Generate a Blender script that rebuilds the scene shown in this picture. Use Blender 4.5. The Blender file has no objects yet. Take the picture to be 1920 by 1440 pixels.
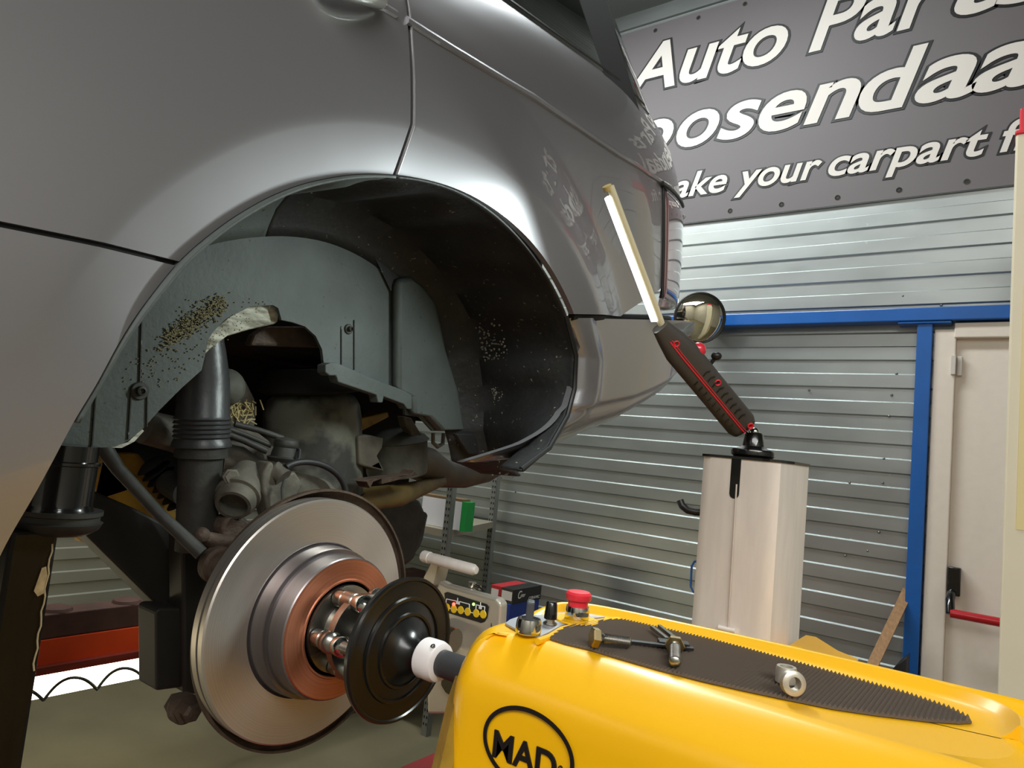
import bpy, bmesh, math, random
import numpy as np
from mathutils import Vector, Matrix
random.seed(7)
S0 = bpy.context.scene
COL = S0.collection

# ------------------------------------------------------------------ camera
FPX = 1311.65
AX = Vector((0.80511426, 0.02430531, -0.59262153))   # room axes seen from the camera (right, down, forward)
AY = Vector((0.58487561, 0.13347701, 0.80006525))
AZ = Vector((0.09854718, -0.99075382, 0.09324866))
cam_d = bpy.data.cameras.new('camera')
cam = bpy.data.objects.new('camera', cam_d)
COL.objects.link(cam)
cam_d.sensor_fit = 'HORIZONTAL'
cam_d.sensor_width = 36.0
cam_d.lens = 36.0 * FPX / 1920.0
cam_d.clip_start = 0.02
right = Vector((AX[0], AY[0], AZ[0])); down = Vector((AX[1], AY[1], AZ[1])); fwd = Vector((AX[2], AY[2], AZ[2]))
m = Matrix((right, -down, -fwd)).transposed().to_4x4()
cam.matrix_world = m
S0.camera = cam

# ------------------------------------------------------------------ light and exposure
w = bpy.data.worlds.new('world'); S0.world = w; w.use_nodes = True
w.node_tree.nodes['Background'].inputs[0].default_value = (0.8, 0.85, 0.9, 1)
w.node_tree.nodes['Background'].inputs[1].default_value = 0.15
S0.view_settings.view_transform = 'Standard'
S0.view_settings.look = 'None'
S0.view_settings.exposure = 0.36
S0.view_settings.gamma = 1.0
S0.view_settings.use_curve_mapping = False

def area(name, loc, target, sx, sy, power, col, spread=180, roll=None):
    d = bpy.data.lights.new(name, 'AREA'); d.shape = 'RECTANGLE'; d.size = sx; d.size_y = sy
    d.energy = power; d.color = col; d.spread = math.radians(spread)
    o = bpy.data.objects.new(name, d); COL.objects.link(o)
    o.location = loc
    z = (Vector(loc) - Vector(target)).normalized()
    up = Vector(roll) if roll else Vector((0, 1, 0))
    x = up.cross(z).normalized(); y = z.cross(x)
    o.matrix_world = Matrix.Translation(Vector(loc)) @ Matrix((x, y, z)).transposed().to_4x4()
    return o
# an added soft fill first, then the ceiling tube rows of the workshop
area('added_fill_light', (1.2, -1.9, 2.5), (1.0, -1.5, 0), 3.6, 2.4, 175, (1.0, 0.985, 0.95))  # unseen area light added to brighten the camera side
area('ceiling_tubes', (-1.9, 2.1, 2.45), (-1.6, 2.7, 0), 2.4, 0.3, 60, (0.93, 1.0, 1.0))
area('ceiling_tubes', (3.2, -1.0, 2.45), (2.6, -0.4, 0), 0.3, 3.2, 55, (0.95, 1.0, 0.98))
area('ceiling_tubes', (-3.2, 0.4, 2.45), (-3.2, 0.4, 0), 0.25, 4.0, 30, (1.0, 0.98, 0.9))

# ------------------------------------------------------------------ helpers
def ray(px, py):
    d = Vector(((px - 960) / FPX, (py - 720) / FPX, 1.0))
    return Vector((d.dot(AX), d.dot(AY), d.dot(AZ)))
def P(px, py, x=None, y=None, z=None, t=None):
    """photo direction met with a real plane of the room (camera eye is the origin, floor at z = -1.4)"""
    r = ray(px, py)
    if x is not None: t = x / r[0]
    if y is not None: t = y / r[1]
    if z is not None: t = z / r[2]
    return r * t
def lin(c):
    return tuple((v / 12.92 if v <= 0.04045 else ((v + 0.055) / 1.055) ** 2.4) for v in c)
def rgb(r, g, b):
    return lin((r / 255, g / 255, b / 255)) + (1.0,)

MATS = {}
def mat(name, col, rough=0.5, metal=0.0, coat=0.0, emit=None, es=0.0, var=0.0, vscale=6.0, col2=None, bump=0.0, bscale=40.0,
        stretch=None, trans=0.0, speck=None, coatr=0.05, spec=None, rvar=0.0, aniso=0.0, thr=(0.35, 0.65), detail=6.0):
    if name in MATS: return MATS[name]
    ma = bpy.data.materials.new(name); ma.use_nodes = True
    nt = ma.node_tree; N = nt.nodes; L = nt.links
    b = N['Principled BSDF']
    b.inputs['Base Color'].default_value = col
    b.inputs['Roughness'].default_value = rough
    b.inputs['Metallic'].default_value = metal
    b.inputs['Coat Weight'].default_value = coat
    b.inputs['Coat Roughness'].default_value = coatr
    b.inputs['Transmission Weight'].default_value = trans
    b.inputs['Anisotropic'].default_value = aniso
    if spec is not None: b.inputs['Specular IOR Level'].default_value = spec
    if emit:
        b.inputs['Emission Color'].default_value = emit; b.inputs['Emission Strength'].default_value = es
    if var or bump or col2 or speck or rvar:
        tc = N.new('ShaderNodeTexCoord'); mp = N.new('ShaderNodeMapping')
        L.new(tc.outputs['Object'], mp.inputs[0])
        if stretch: mp.inputs['Scale'].default_value = stretch
        last = None
        if var or col2:
            n = N.new('ShaderNodeTexNoise'); n.inputs['Scale'].default_value = vscale; n.inputs['Detail'].default_value = detail
            L.new(mp.outputs[0], n.inputs['Vector'])
            rr = N.new('ShaderNodeMapRange'); rr.inputs[1].default_value = thr[0]; rr.inputs[2].default_value = thr[1]
            L.new(n.outputs[0], rr.inputs[0])
            mx = N.new('ShaderNodeMix'); mx.data_type = 'RGBA'
            c2 = col2 if col2 else tuple(v * (1 - var) for v in col[:3]) + (1,)
            mx.inputs[6].default_value = col; mx.inputs[7].default_value = c2
            L.new(rr.outputs[0], mx.inputs[0]); last = mx.outputs[2]
        if speck:
            sc_, colr, th = speck
            v = N.new('ShaderNodeTexNoise'); v.inputs['Scale'].default_value = sc_; v.inputs['Detail'].default_value = 3
            L.new(tc.outputs['Object'], v.inputs['Vector'])
            r2 = N.new('ShaderNodeMapRange'); r2.inputs[1].default_value = th; r2.inputs[2].default_value = th + 0.05
            L.new(v.outputs[0], r2.inputs[0])
            m2 = N.new('ShaderNodeMix'); m2.data_type = 'RGBA'
            if last: L.new(last, m2.inputs[6])
            else: m2.inputs[6].default_value = col
            m2.inputs[7].default_value = colr; L.new(r2.outputs[0], m2.inputs[0]); last = m2.outputs[2]
        if last: L.new(last, b.inputs['Base Color'])
        if rvar:
            n3 = N.new('ShaderNodeTexNoise'); n3.inputs['Scale'].default_value = vscale * 1.7
            L.new(mp.outputs[0], n3.inputs['Vector'])
            r3 = N.new('ShaderNodeMapRange'); r3.inputs[3].default_value = max(0.02, rough - rvar); r3.inputs[4].default_value = rough + rvar
            L.new(n3.outputs[0], r3.inputs[0]); L.new(r3.outputs[0], b.inputs['Roughness'])
        if bump:
            nb = N.new('ShaderNodeTexNoise'); nb.inputs['Scale'].default_value = bscale; nb.inputs['Detail'].default_value = 5
            L.new(mp.outputs[0], nb.inputs['Vector'])
            bp = N.new('ShaderNodeBump'); bp.inputs['Strength'].default_value = bump; bp.inputs['Distance'].default_value = 0.004
            L.new(nb.outputs[0], bp.inputs['Height']); L.new(bp.outputs[0], b.inputs['Normal'])
    MATS[name] = ma
    return ma

from mathutils.geometry import tessellate_polygon
def flat_poly(pts):
    bm = bmesh.new(); vv = [bm.verts.new(p) for p in pts]
    for t in tessellate_polygon([pts]):
        try: bm.faces.new([vv[i] for i in t])
        except ValueError: pass
    bmesh.ops.recalc_face_normals(bm, faces=bm.faces)
    return bm
class MB:
    def __init__(s): s.v = []; s.f = []
    def add(s, vs, fs):
        o = len(s.v); s.v += [Vector(v) for v in vs]; s.f += [tuple(i + o for i in f) for f in fs]
        return s
    def box(s, lo, hi):
        x0, y0, z0 = lo; x1, y1, z1 = hi
        return s.add([(x0,y0,z0),(x1,y0,z0),(x1,y1,z0),(x0,y1,z0),(x0,y0,z1),(x1,y0,z1),(x1,y1,z1),(x0,y1,z1)],
                     [(0,3,2,1),(4,5,6,7),(0,1,5,4),(1,2,6,5),(2,3,7,6),(3,0,4,7)])
    def obox(s, c, ax, ay, az):
        c, ax, ay, az = map(Vector, (c, ax, ay, az))
        v = [c + a * ax + b * ay + d * az for d in (-1, 1) for a, b in ((-1,-1),(1,-1),(1,1),(-1,1))]
        return s.add(v, [(0,3,2,1),(4,5,6,7),(0,1,5,4),(1,2,6,5),(2,3,7,6),(3,0,4,7)])
    def lathe(s, o, d, prof, n=48, closed=False, ref=None):
        """prof: (along, radius) pairs round the axis o + d*along"""
        o = Vector(o); d = Vector(d).normalized()
        r = Vector(ref) if ref else (Vector((0, 0, 1)) if abs(d.z) < 0.9 else Vector((1, 0, 0)))
        a = d.cross(r).normalized(); b = d.cross(a)
        vs = []; fs = []
        for (h, rad) in prof:
            for i in range(n):
                t = 2 * math.pi * i / n
                vs.append(o + d * h + (a * math.cos(t) + b * math.sin(t)) * rad)
        k = len(prof)
        for j in range(k - 1 if not closed else k):
            for i in range(n):
                p = j * n + i; q = j * n + (i + 1) % n; j2 = (j + 1) % k
                fs.append((p, q, j2 * n + (i + 1) % n, j2 * n + i))
        if not closed:
            if prof[0][1] > 1e-6: fs.append(tuple(range(n - 1, -1, -1)))
            if prof[-1][1] > 1e-6: fs.append(tuple((k - 1) * n + i for i in range(n)))
        return s.add(vs, fs)
    def cyl(s, p0, p1, r0, r1=None, n=32):
        p0 = Vector(p0); p1 = Vector(p1); r1 = r0 if r1 is None else r1
        return s.lathe(p0, p1 - p0, [(0, r0), ((p1 - p0).length, r1)], n)
    def tube(s, path, r, n=14, cap=True):
        path = [Vector(p) for p in path]; k = len(path)
        rs = r if isinstance(r, (list, tuple)) else [r] * k
        t0 = (path[1] - path[0]).normalized()
        a = t0.cross(Vector((0, 0, 1)) if abs(t0.z) < 0.9 else Vector((1, 0, 0))).normalized()
        vs = []; fs = []
        for j in range(k):
            t = (path[min(j + 1, k - 1)] - path[max(j - 1, 0)]).normalized()
            a = (a - t * a.dot(t)).normalized(); b = t.cross(a)
            for i in range(n):
                th = 2 * math.pi * i / n
                vs.append(path[j] + (a * math.cos(th) + b * math.sin(th)) * rs[j])
        for j in range(k - 1):
            for i in range(n):
                fs.append((j * n + i, j * n + (i + 1) % n, (j + 1) * n + (i + 1) % n, (j + 1) * n + i))
        if cap:
            fs.append(tuple(range(n - 1, -1, -1))); fs.append(tuple((k - 1) * n + i for i in range(n)))
        return s.add(vs, fs)
    def prism(s, pts, ext):
        pts = [Vector(p) for p in pts]; e = Vector(ext); n = len(pts)
        tri = [tuple(t) for t in tessellate_polygon([pts])] if n > 4 else [tuple(range(n))]
        return s.add(pts + [p + e for p in pts],
                     tri + [tuple(i + n for i in reversed(t)) for t in tri] + [(i, i + n, (i + 1) % n + n, (i + 1) % n) for i in range(n)])
    def ball(s, c, r, sc=(1, 1, 1), n=24, m=14):
        c = Vector(c); vs = []; fs = []
        for j in range(m + 1):
            ph = math.pi * j / m
            for i in range(n):
                t = 2 * math.pi * i / n
                vs.append(c + Vector((math.sin(ph) * math.cos(t) * sc[0], math.sin(ph) * math.sin(t) * sc[1], math.cos(ph) * sc[2])) * r)
        for j in range(m):
            for i in range(n):
                fs.append((j * n + i, (j + 1) * n + i, (j + 1) * n + (i + 1) % n, j * n + (i + 1) % n))
        return s.add(vs, fs)
    def loft(s, rings, cap0=True, cap1=True):
        n = len(rings[0]); vs = [v for r in rings for v in r]; fs = []
        for j in range(len(rings) - 1):
            for i in range(n):
                fs.append((j * n + i, j * n + (i + 1) % n, (j + 1) * n + (i + 1) % n, (j + 1) * n + i))
        if cap0: fs.append(tuple(range(n - 1, -1, -1)))
        if cap1: fs.append(tuple((len(rings) - 1) * n + i for i in range(n)))
        return s.add(vs, fs)
    def build(s, name, ma, parent=None, smooth=True, bevel=0.0, seg=2, angle=35, origin=None, solid=0.0, soff=-1.0):
        me = bpy.data.meshes.new(name)
        bm = bmesh.new()
        vv = [bm.verts.new(v) for v in s.v]
        for f in s.f:
            try: bm.faces.new([vv[i] for i in f])
            except ValueError: pass
        bmesh.ops.remove_doubles(bm, verts=bm.verts, dist=1e-6)
        bmesh.ops.recalc_face_normals(bm, faces=bm.faces)
        o = finish(bm, name, ma, parent, smooth, bevel, seg, angle, origin, solid, soff)
        return o
def finish(bm, name, ma, parent=None, smooth=True, bevel=0.0, seg=2, angle=35, origin=None, solid=0.0, soff=-1.0):
    me = bpy.data.meshes.new(name)
    off = Vector((0, 0, 0))
    if parent is not None: off = world_of(parent)
    elif origin is not None: off = Vector(origin)
    elif len(bm.verts):
        xs = [v.co.x for v in bm.verts]; ys = [v.co.y for v in bm.verts]; zs = [v.co.z for v in bm.verts]
        off = Vector(((min(xs) + max(xs)) / 2, (min(ys) + max(ys)) / 2, min(zs)))
    bmesh.ops.translate(bm, verts=bm.verts, vec=-off)
    bm.to_mesh(me); bm.free()
    me.materials.append(ma)
    o = bpy.data.objects.new(name, me); COL.objects.link(o)
    if parent is not None: o.parent = parent
    else: o.location = off
    if smooth:
        me.shade_smooth()
        me.set_sharp_from_angle(angle=math.radians(angle))
    if solid:
        so = o.modifiers.new('solid', 'SOLIDIFY'); so.thickness = solid; so.offset = soff
    if bevel:
        bv = o.modifiers.new('bevel', 'BEVEL'); bv.width = bevel; bv.segments = seg; bv.limit_method = 'ANGLE'; bv.angle_limit = math.radians(40)
    return o
def world_of(o):
    v = Vector(o.location)
    return v if o.parent is None else v + world_of(o.parent)
def thing(name, label, cat, loc, group=None):
    o = bpy.data.objects.new(name, None); COL.objects.link(o); o.location = loc
    o.empty_display_size = 0.05
    return tag(o, label, cat, group)
def tag(o, label=None, cat=None, group=None, kind=None):
    if label: o['label'] = label
    if cat: o['category'] = cat
    if group: o['group'] = group
    if kind: o['kind'] = kind
    return o
def struct(o, label=None):
    o['kind'] = 'structure'
    if label: o['label'] = label
    return o

def text_mesh(body, offset=0.0, shear=0.0, extrude=0.0, res=6):
    """outline text in its own plane: returns verts (x, y, z), faces"""
    c = bpy.data.curves.new('lettering', 'FONT'); c.body = body; c.size = 1.0; c.offset = offset; c.shear = shear
    c.extrude = extrude; c.resolution_u = res
    o = bpy.data.objects.new('lettering', c); COL.objects.link(o)
    bpy.context.view_layer.update()
    dg = bpy.context.evaluated_depsgraph_get()
    me = bpy.data.meshes.new_from_object(o.evaluated_get(dg))
    vs = [v.co.copy() for v in me.vertices]; fs = [tuple(p.vertices) for p in me.polygons]
    bpy.data.objects.remove(o); bpy.data.curves.remove(c); bpy.data.meshes.remove(me)
    return vs, fs
def put_text(mb, body, x0, x1, zb, h, y, offset=0.0, shear=0.25, grow=0.0, href=0.73, ext=0.002):
    """words on a wall plane facing -Y; x0..x1 the extent of the plain letters, zb baseline, h cap height"""
    base, _ = text_mesh(body, 0.0, shear)
    bx0 = min(v.x for v in base); bx1 = max(v.x for v in base)
    vs, fs = text_mesh(body, offset, shear, ext)
    sx = (x1 - x0) / (bx1 - bx0); sz = h / href
    mb.add([(x0 + (v.x - bx0) * sx, y - v.z, zb + v.y * sz) for v in vs], fs)

# ------------------------------------------------------------------ materials
M_paint = mat('grey_metallic_paint', rgb(148, 146, 150), 0.37, 0.68, coat=0.85, coatr=0.02)
M_paintdk = mat('shaded_gap_rubber', rgb(22, 22, 24), 0.7)
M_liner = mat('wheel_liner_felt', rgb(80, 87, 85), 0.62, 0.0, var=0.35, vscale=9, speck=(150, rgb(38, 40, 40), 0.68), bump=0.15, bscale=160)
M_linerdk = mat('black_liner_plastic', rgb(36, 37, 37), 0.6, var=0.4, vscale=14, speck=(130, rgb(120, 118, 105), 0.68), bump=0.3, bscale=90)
M_blackgloss = mat('black_gloss_plastic', rgb(18, 18, 18), 0.18, coat=0.4)
M_black = mat('black_plastic', rgb(24, 24, 25), 0.42)
M_rubber = mat('black_rubber', rgb(30, 30, 31), 0.55, bump=0.1, bscale=120)
M_glass = mat('dark_tinted_glass', rgb(14, 20, 20), 0.03, coat=1.0, spec=0.8)
M_chrome = mat('chrome', rgb(205, 205, 200), 0.12, 1.0)
M_steel = mat('bare_steel', rgb(165, 162, 155), 0.3, 1.0, rvar=0.08, vscale=20)
M_zinc = mat('galvanised_sheet', rgb(186, 191, 190), 0.38, 0.88, var=0.16, vscale=2.2, stretch=(1, 1, 2.5), rvar=0.07, bump=0.03, bscale=14, speck=(34, rgb(205, 208, 205), 0.73))
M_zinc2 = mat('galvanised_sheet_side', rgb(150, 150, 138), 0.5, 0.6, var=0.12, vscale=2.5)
M_floor = mat('olive_concrete', rgb(105, 98, 74), 0.6, var=0.2, vscale=3, bump=0.15, bscale=30, rvar=0.1)
M_cream = mat('cream_paint', rgb(232, 222, 196), 0.5, var=0.04, vscale=5)
M_door = mat('door_cream_paint', rgb(238, 226, 214), 0.45, var=0.03, vscale=30, bump=0.05, bscale=200)
M_blue = mat('blue_paint', rgb(22, 96, 178), 0.38, var=0.12, vscale=7, coat=0.2)
M_banner = mat('banner_vinyl_grey', rgb(104, 98, 100), 0.6, var=0.05, vscale=2)
M_white = mat('print_white', rgb(214, 207, 200), 0.6)
M_ink = mat('print_black', rgb(12, 12, 13), 0.5)
M_yellow = mat('yellow_gloss_shell', rgb(250, 188, 0), 0.42, coat=0.25, coatr=0.2, var=0.05, vscale=5, bump=0.02, bscale=600)
M_alu = mat('brushed_aluminium', rgb(238, 231, 225), 0.45, 0.15, var=0.08, vscale=12, stretch=(6, 6, 1), rvar=0.08)
M_castalu = mat('cast_aluminium', rgb(205, 198, 184), 0.36, 0.6, var=0.1, vscale=10)
M_red = mat('red_plastic', rgb(225, 45, 60), 0.4)
M_redgloss = mat('red_gloss_bar', rgb(190, 20, 35), 0.3, coat=0.3)
M_orange = mat('orange_paint', rgb(236, 76, 16), 0.45, var=0.12, vscale=6)
M_maroon = mat('dirty_dark_red', rgb(92, 60, 50), 0.7, var=0.4, vscale=7)
M_wood = mat('pine_wood', rgb(172, 132, 92), 0.6, var=0.25, vscale=12, stretch=(8, 8, 1))
M_dirty = mat('dusty_cast_iron', rgb(98, 93, 82), 0.7, 0.1, var=0.45, vscale=28, bump=0.5, bscale=70)
M_dirtydk = mat('dusty_dark_metal', rgb(56, 55, 51), 0.6, 0.1, var=0.4, vscale=24, bump=0.3, bscale=60)
M_dirtyrub = mat('dusty_rubber', rgb(84, 85, 76), 0.75, var=0.5, vscale=22, bump=0.3, bscale=90)
M_rust = mat('rusty_iron', rgb(86, 70, 58), 0.7, 0.25, var=0.4, vscale=40, bump=0.5, bscale=140)
M_ochre = mat('ochre_painted_lamplight', rgb(205, 160, 55), 0.6, var=0.6, vscale=16, bump=0.3, bscale=30)  # warm tube light on the underbody, put into the base colour
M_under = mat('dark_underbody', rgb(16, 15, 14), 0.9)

def disc_mat(name, col, rough, r_scale, o, col2=None, contrast=0.15):
    """turned metal: fine concentric rings round the wheel axis"""
    ma = bpy.data.materials.new(name); ma.use_nodes = True; nt = ma.node_tree; N = nt.nodes; L = nt.links
    b = N['Principled BSDF']; b.inputs['Metallic'].default_value = 0.85; b.inputs['Roughness'].default_value = rough
    g = N.new('ShaderNodeNewGeometry'); sub = N.new('ShaderNodeVectorMath'); sub.operation = 'SUBTRACT'
    sub.inputs[1].default_value = o; L.new(g.outputs['Position'], sub.inputs[0])
    mul = N.new('ShaderNodeVectorMath'); mul.operation = 'MULTIPLY'; mul.inputs[1].default_value = (0, 1, 1); L.new(sub.outputs[0], mul.inputs[0])
    ln = N.new('ShaderNodeVectorMath'); ln.operation = 'LENGTH'; L.new(mul.outputs[0], ln.inputs[0])
    n = N.new('ShaderNodeTexNoise'); n.noise_dimensions = '1D'; n.inputs['Scale'].default_value = r_scale; n.inputs['Detail'].default_value = 4
    L.new(ln.outputs['Value'], n.inputs['W'])
    mx = N.new('ShaderNodeMix'); mx.data_type = 'RGBA'; mx.inputs[6].default_value = col
    mx.inputs[7].default_value = col2 or tuple(v * (1 - contrast) for v in col[:3]) + (1,)
    L.new(n.outputs[0], mx.inputs[0]); L.new(mx.outputs[2], b.inputs['Base Color'])
    cr = N.new('ShaderNodeVectorMath'); cr.operation = 'CROSS_PRODUCT'; cr.inputs[0].default_value = (1, 0, 0); L.new(mul.outputs[0], cr.inputs[1])
    L.new(cr.outputs[0], b.inputs['Tangent']); b.inputs['Anisotropic'].default_value = 0.75
    return ma

# ------------------------------------------------------------------ room
WY, FZ, CZL = 3.4, -1.4, 2.6
WXL, WXR, WYF = -4.0, 4.0, -3.5
def trough_profile(z0, z1, pitch=0.122, dep=0.010):
    z = z0; out = []
    k = 0
    while z < z1:
        d = dep if k % 2 == 0 else 0.0
        out += [(z, d), (min(z + pitch / 2 - 0.006, z1), d)]
        z += pitch / 2; k += 1
    out.append((z1, out[-1][1]))
    return out
mb = MB()
prof = trough_profile(FZ, CZL)
for i in range(len(prof) - 1):
    (za, da), (zb, db) = prof[i], prof[i + 1]
    mb.add([(WXL, WY - da, za), (WXR, WY - da, za), (WXR, WY - db, zb), (WXL, WY - db, zb)], [(0, 1, 2, 3)])
wb = struct(mb.build('wall_back', M_zinc, smooth=False))
# vertical seams / punched screws of the sheets
mb = MB()
for (px, py) in [(1693, 555), (1765, 572), (1681, 701), (1672, 741), (1667, 780), (1657, 860), (1655, 906), (1627, 1033), (1585, 1042), (1593, 905), (1517, 732), (1494, 1026), (1495, 1103), (1648, 998)]:
    p = P(px, py, y=WY - 0.008)
    mb.lathe(p, (0, -1, 0), [(0, 0.006), (0.002, 0.005), (0.004, 0.002)], 10)
sc = mb.build('wall_screw', M_steel, parent=wb)
mb = MB()
for i in range(len(prof) - 1):
    (za, da), (zb, db) = prof[i], prof[i + 1]
    mb.add([(WXL + da, WYF, za), (WXL + db, WYF, zb), (WXL + db, WY, zb), (WXL + da, WY, za)], [(0, 1, 2, 3)])
struct(mb.build('wall_left', M_zinc2, smooth=False))
M_wallp = mat('painted_wall', rgb(176, 172, 160), 0.8, var=0.1, vscale=1.5)
struct(MB().box((WXR, WYF, FZ), (WXR + 0.1, WY, CZL)).build('wall_right', M_wallp, smooth=False))
struct(MB().box((WXL, WYF - 0.1, FZ), (WXR, WYF, CZL)).build('wall_front', M_wallp, smooth=False))
struct(MB().box((WXL, WYF, FZ - 0.1), (WXR, WY, FZ)).build('floor', M_floor, smooth=False))
struct(MB().box((WXL, WYF, CZL), (WXR, WY, CZL + 0.1)).build('ceiling', mat('ceiling_sheet', rgb(120, 124, 124), 0.7), smooth=False))

# blue steel frame round the exit door
struct(MB().box((-1.6, WY - 0.09, 0.705), (1.2, WY - 0.0105, 0.762)).build('trim_1', M_blue, smooth=False, bevel=0.004), 'blue painted steel cross beam above the cream door')
struct(MB().box((-0.378, WY - 0.075, FZ), (-0.322, WY - 0.0105, 0.70)).box((-0.45, WY - 0.085, 0.694), (-0.255, WY - 0.0105, 0.704)).build('trim_2', M_blue, smooth=False, bevel=0.003), 'blue painted steel post left of the cream door')

# door with frame, contact and push bar
dr = bpy.data.objects.new('door_1', None); COL.objects.link(dr); dr.location = (0.15, WY - 0.03, FZ)
struct(dr, 'cream steel emergency exit door with a red push bar')
y0 = WY - 0.0105
mb = MB().box((-0.315, y0 - 0.05, FZ), (-0.238, y0, 0.672)).box((-0.245, y0 - 0.058, 0.635), (0.8, y0, 0.697)).box((0.75, y0 - 0.05, FZ), (0.83, y0, 0.69))
mb.build('door_frame', M_door, dr, smooth=False, bevel=0.004)
MB().box((-0.238, y0 - 0.025, FZ), (0.75, y0, 0.635)).build('door_leaf', M_door, dr, smooth=False, bevel=0.002)
c = P(1793, 684, y=y0 - 0.06)
MB().box((c.x - 0.019, y0 - 0.062, c.z - 0.04), (c.x - 0.002, y0 - 0.045, c.z + 0.04)).box((c.x + 0.002, y0 - 0.045, c.z - 0.042), (c.x + 0.019, y0 - 0.024, c.z + 0.038)).build('door_contact', M_white, dr, smooth=False, bevel=0.002)
c = P(1789, 1090, y=y0 - 0.05)
MB().box((c.x - 0.022, y0 - 0.065, c.z - 0.055), (c.x + 0.022, y0 - 0.024, c.z + 0.055)).tube([(c.x - 0.005, y0 - 0.05, c.z - 0.04), (c.x - 0.008, y0 - 0.1, c.z - 0.07), (c.x - 0.004, y0 - 0.12, c.z - 0.12)], 0.016).build('bar_bracket', M_blackgloss, dr, bevel=0.004)
MB().cyl((c.x - 0.004, y0 - 0.12, c.z - 0.115), (0.72, y0 - 0.12, c.z - 0.115), 0.017).build('push_bar', M_redgloss, dr)

# ------------------------------------------------------------------ banner
BY = WY - 0.014
bn = MB().box((-2.35, BY - 0.004, 1.278), (0.42, BY, 2.47)).build('banner', M_banner, smooth=False)
tag(bn, 'grey vinyl advertising banner with white outlined lettering on the corrugated wall', 'banner')
LY = BY - 0.006
def line(words, zb, h, off, grow, sh=0.28):
    for (body, x0, x1) in words:
        mo = MB(); put_text(mo, body, x0, x1, zb, h, LY, offset=off + grow, shear=sh, ext=0.001); mo = mo.build('letter_outline', M_ink, bn, smooth=False)
        mw = MB(); put_text(mw, body, x0, x1, zb, h, LY - 0.003, offset=off, shear=sh, ext=0.001); mw.build('letter_face', M_white, mo, smooth=False)
L1 = [('Auto', -1.885, -1.012), ('Par', -0.892, -0.33), ('ts', -0.29, 0.08)]
L2 = [('Ro', -2.1, -1.59), ('o', -1.555, -1.335), ('s', -1.325, -1.125), ('e', -1.115, -0.905), ('n', -0.893, -0.665), ('d', -0.655, -0.40), ('a', -0.425, -0.215), ('a', -0.212, -0.0), ('l', 0.02, 0.12)]
L3 = [('M', -1.78, -1.58), ('ake', -1.555, -1.267), ('your', -1.215, -0.812), ('carpart', -0.775, -0.16), ('fit', -0.11, 0.05)]
line(L1, 2.078, 0.285, 0.018, 0.028); line(L2, 1.707, 0.285, 0.018, 0.028); line(L3, 1.424, 0.135, 0.018, 0.045)
xs = [-2.25 + 0.253 * i for i in range(11)]
for z in (1.315, 2.435):
    for x in xs:
        p = Vector((x, BY - 0.004, z))
        er = MB().lathe(p, (0, -1, 0), [(0, 0.013), (0.003, 0.012), (0.003, 0.007), (0.0005, 0.006)], 14).build('eyelet_ring', M_chrome, bn)
        MB().cyl(p, p + Vector((0, -0.0015, 0)), 0.006, n=12).build('eyelet_hole', M_ink, er)

# ------------------------------------------------------------------ convex mirror
mc = P(1312, 596, y=3.19)
d = Vector((0.62, -0.85, -0.22)).normalized()
mr = thing('convex_mirror', 'round convex mirror with a black rim near the end of the blue beam', 'mirror', mc)
R_ = 0.124
MB().lathe(mc, d, [(-0.045, 0.03), (-0.03, R_ - 0.02), (-0.012, R_), (0.008, R_), (0.010, R_ - 0.004), (0.002, R_ - 0.008)], 56).build('rim', M_black, mr)
MB().lathe(mc, d, [(0.0, R_ - 0.006), (0.008, R_ - 0.02), (0.018, R_ * 0.6), (0.024, R_ * 0.25), (0.025, 0.0)], 56).build('mirror_face', mat('mirror_silver', (0.75, 0.72, 0.6, 1), 0.02, 1.0), mr)
MB().tube([mc - d * 0.03, mc - d * 0.08, Vector((mc.x, WY - 0.01, mc.z))], 0.012).build('bracket', M_black, mr)

# ------------------------------------------------------------------ cream pillar at the right edge with red cap
px_y = 2.45
a = P(1903, 252, y=px_y); bq = P(1872, 1300, y=px_y)
xl = (a.x + bq.x) / 2
pl = thing('equipment_pillar', 'tall cream painted pillar with a red end cap at the right side', 'pillar', (xl + 0.13, px_y + 0.13, FZ))
MB().box((xl, px_y, FZ), (xl + 0.3, px_y + 0.28, a.z)).build('column', M_cream, pl, smooth=False, bevel=0.006)
MB().box((xl + 0.008, px_y + 0.004, a.z), (xl + 0.29, px_y + 0.27, P(1911, 202, y=px_y).z)).box((xl - 0.002, px_y - 0.003, a.z - 0.002), (xl + 0.302, px_y + 0.283, a.z + 0.012)).build('end_cap', M_red, pl, smooth=False, bevel=0.004)
tp = P(1912, 760, y=px_y - 0.001)
MB().box((tp.x, px_y - 0.0015, tp.z - 0.35), (tp.x + 0.05, px_y, tp.z + 0.35)).build('tape_strip', mat('yellowed_tape', rgb(232, 216, 160), 0.35), pl, smooth=False)

# ------------------------------------------------------------------ plank and black sheet by the post
a = P(1702, 1108, y=WY - 0.03); bq = P(1629, 1262, y=WY - 0.30)
dv = (bq - a).normalized(); end = a + dv * ((a.z - FZ - 0.012) / -dv.z)
sx = dv.cross(Vector((0, 1, 0))).normalized()
MBp = MB().obox((a + end) / 2, sx * 0.019, dv.cross(sx).normalized() * 0.01, (end - a) / 2)
tag(MBp.build('wooden_lath', M_wood, smooth=False), 'narrow bare wooden lath leaning on the wall left of the blue post', 'wooden lath')
pts = [P(x, y, y=WY - 0.2) for x, y in [(1700, 1232), (1682, 1246), (1664, 1266), (1655, 1290), (1700, 1300)]]
pts = pts[:3] + [Vector((pts[3].x, pts[3].y, FZ + 0.001)), Vector((pts[4].x, pts[4].y, FZ + 0.001))]
tag(MB().prism(pts, (0, 0.1, 0)).build('floor_mat', M_rubber, bevel=0.01), 'folded black rubber mat standing at the foot of the blue post', 'mat')

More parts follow.
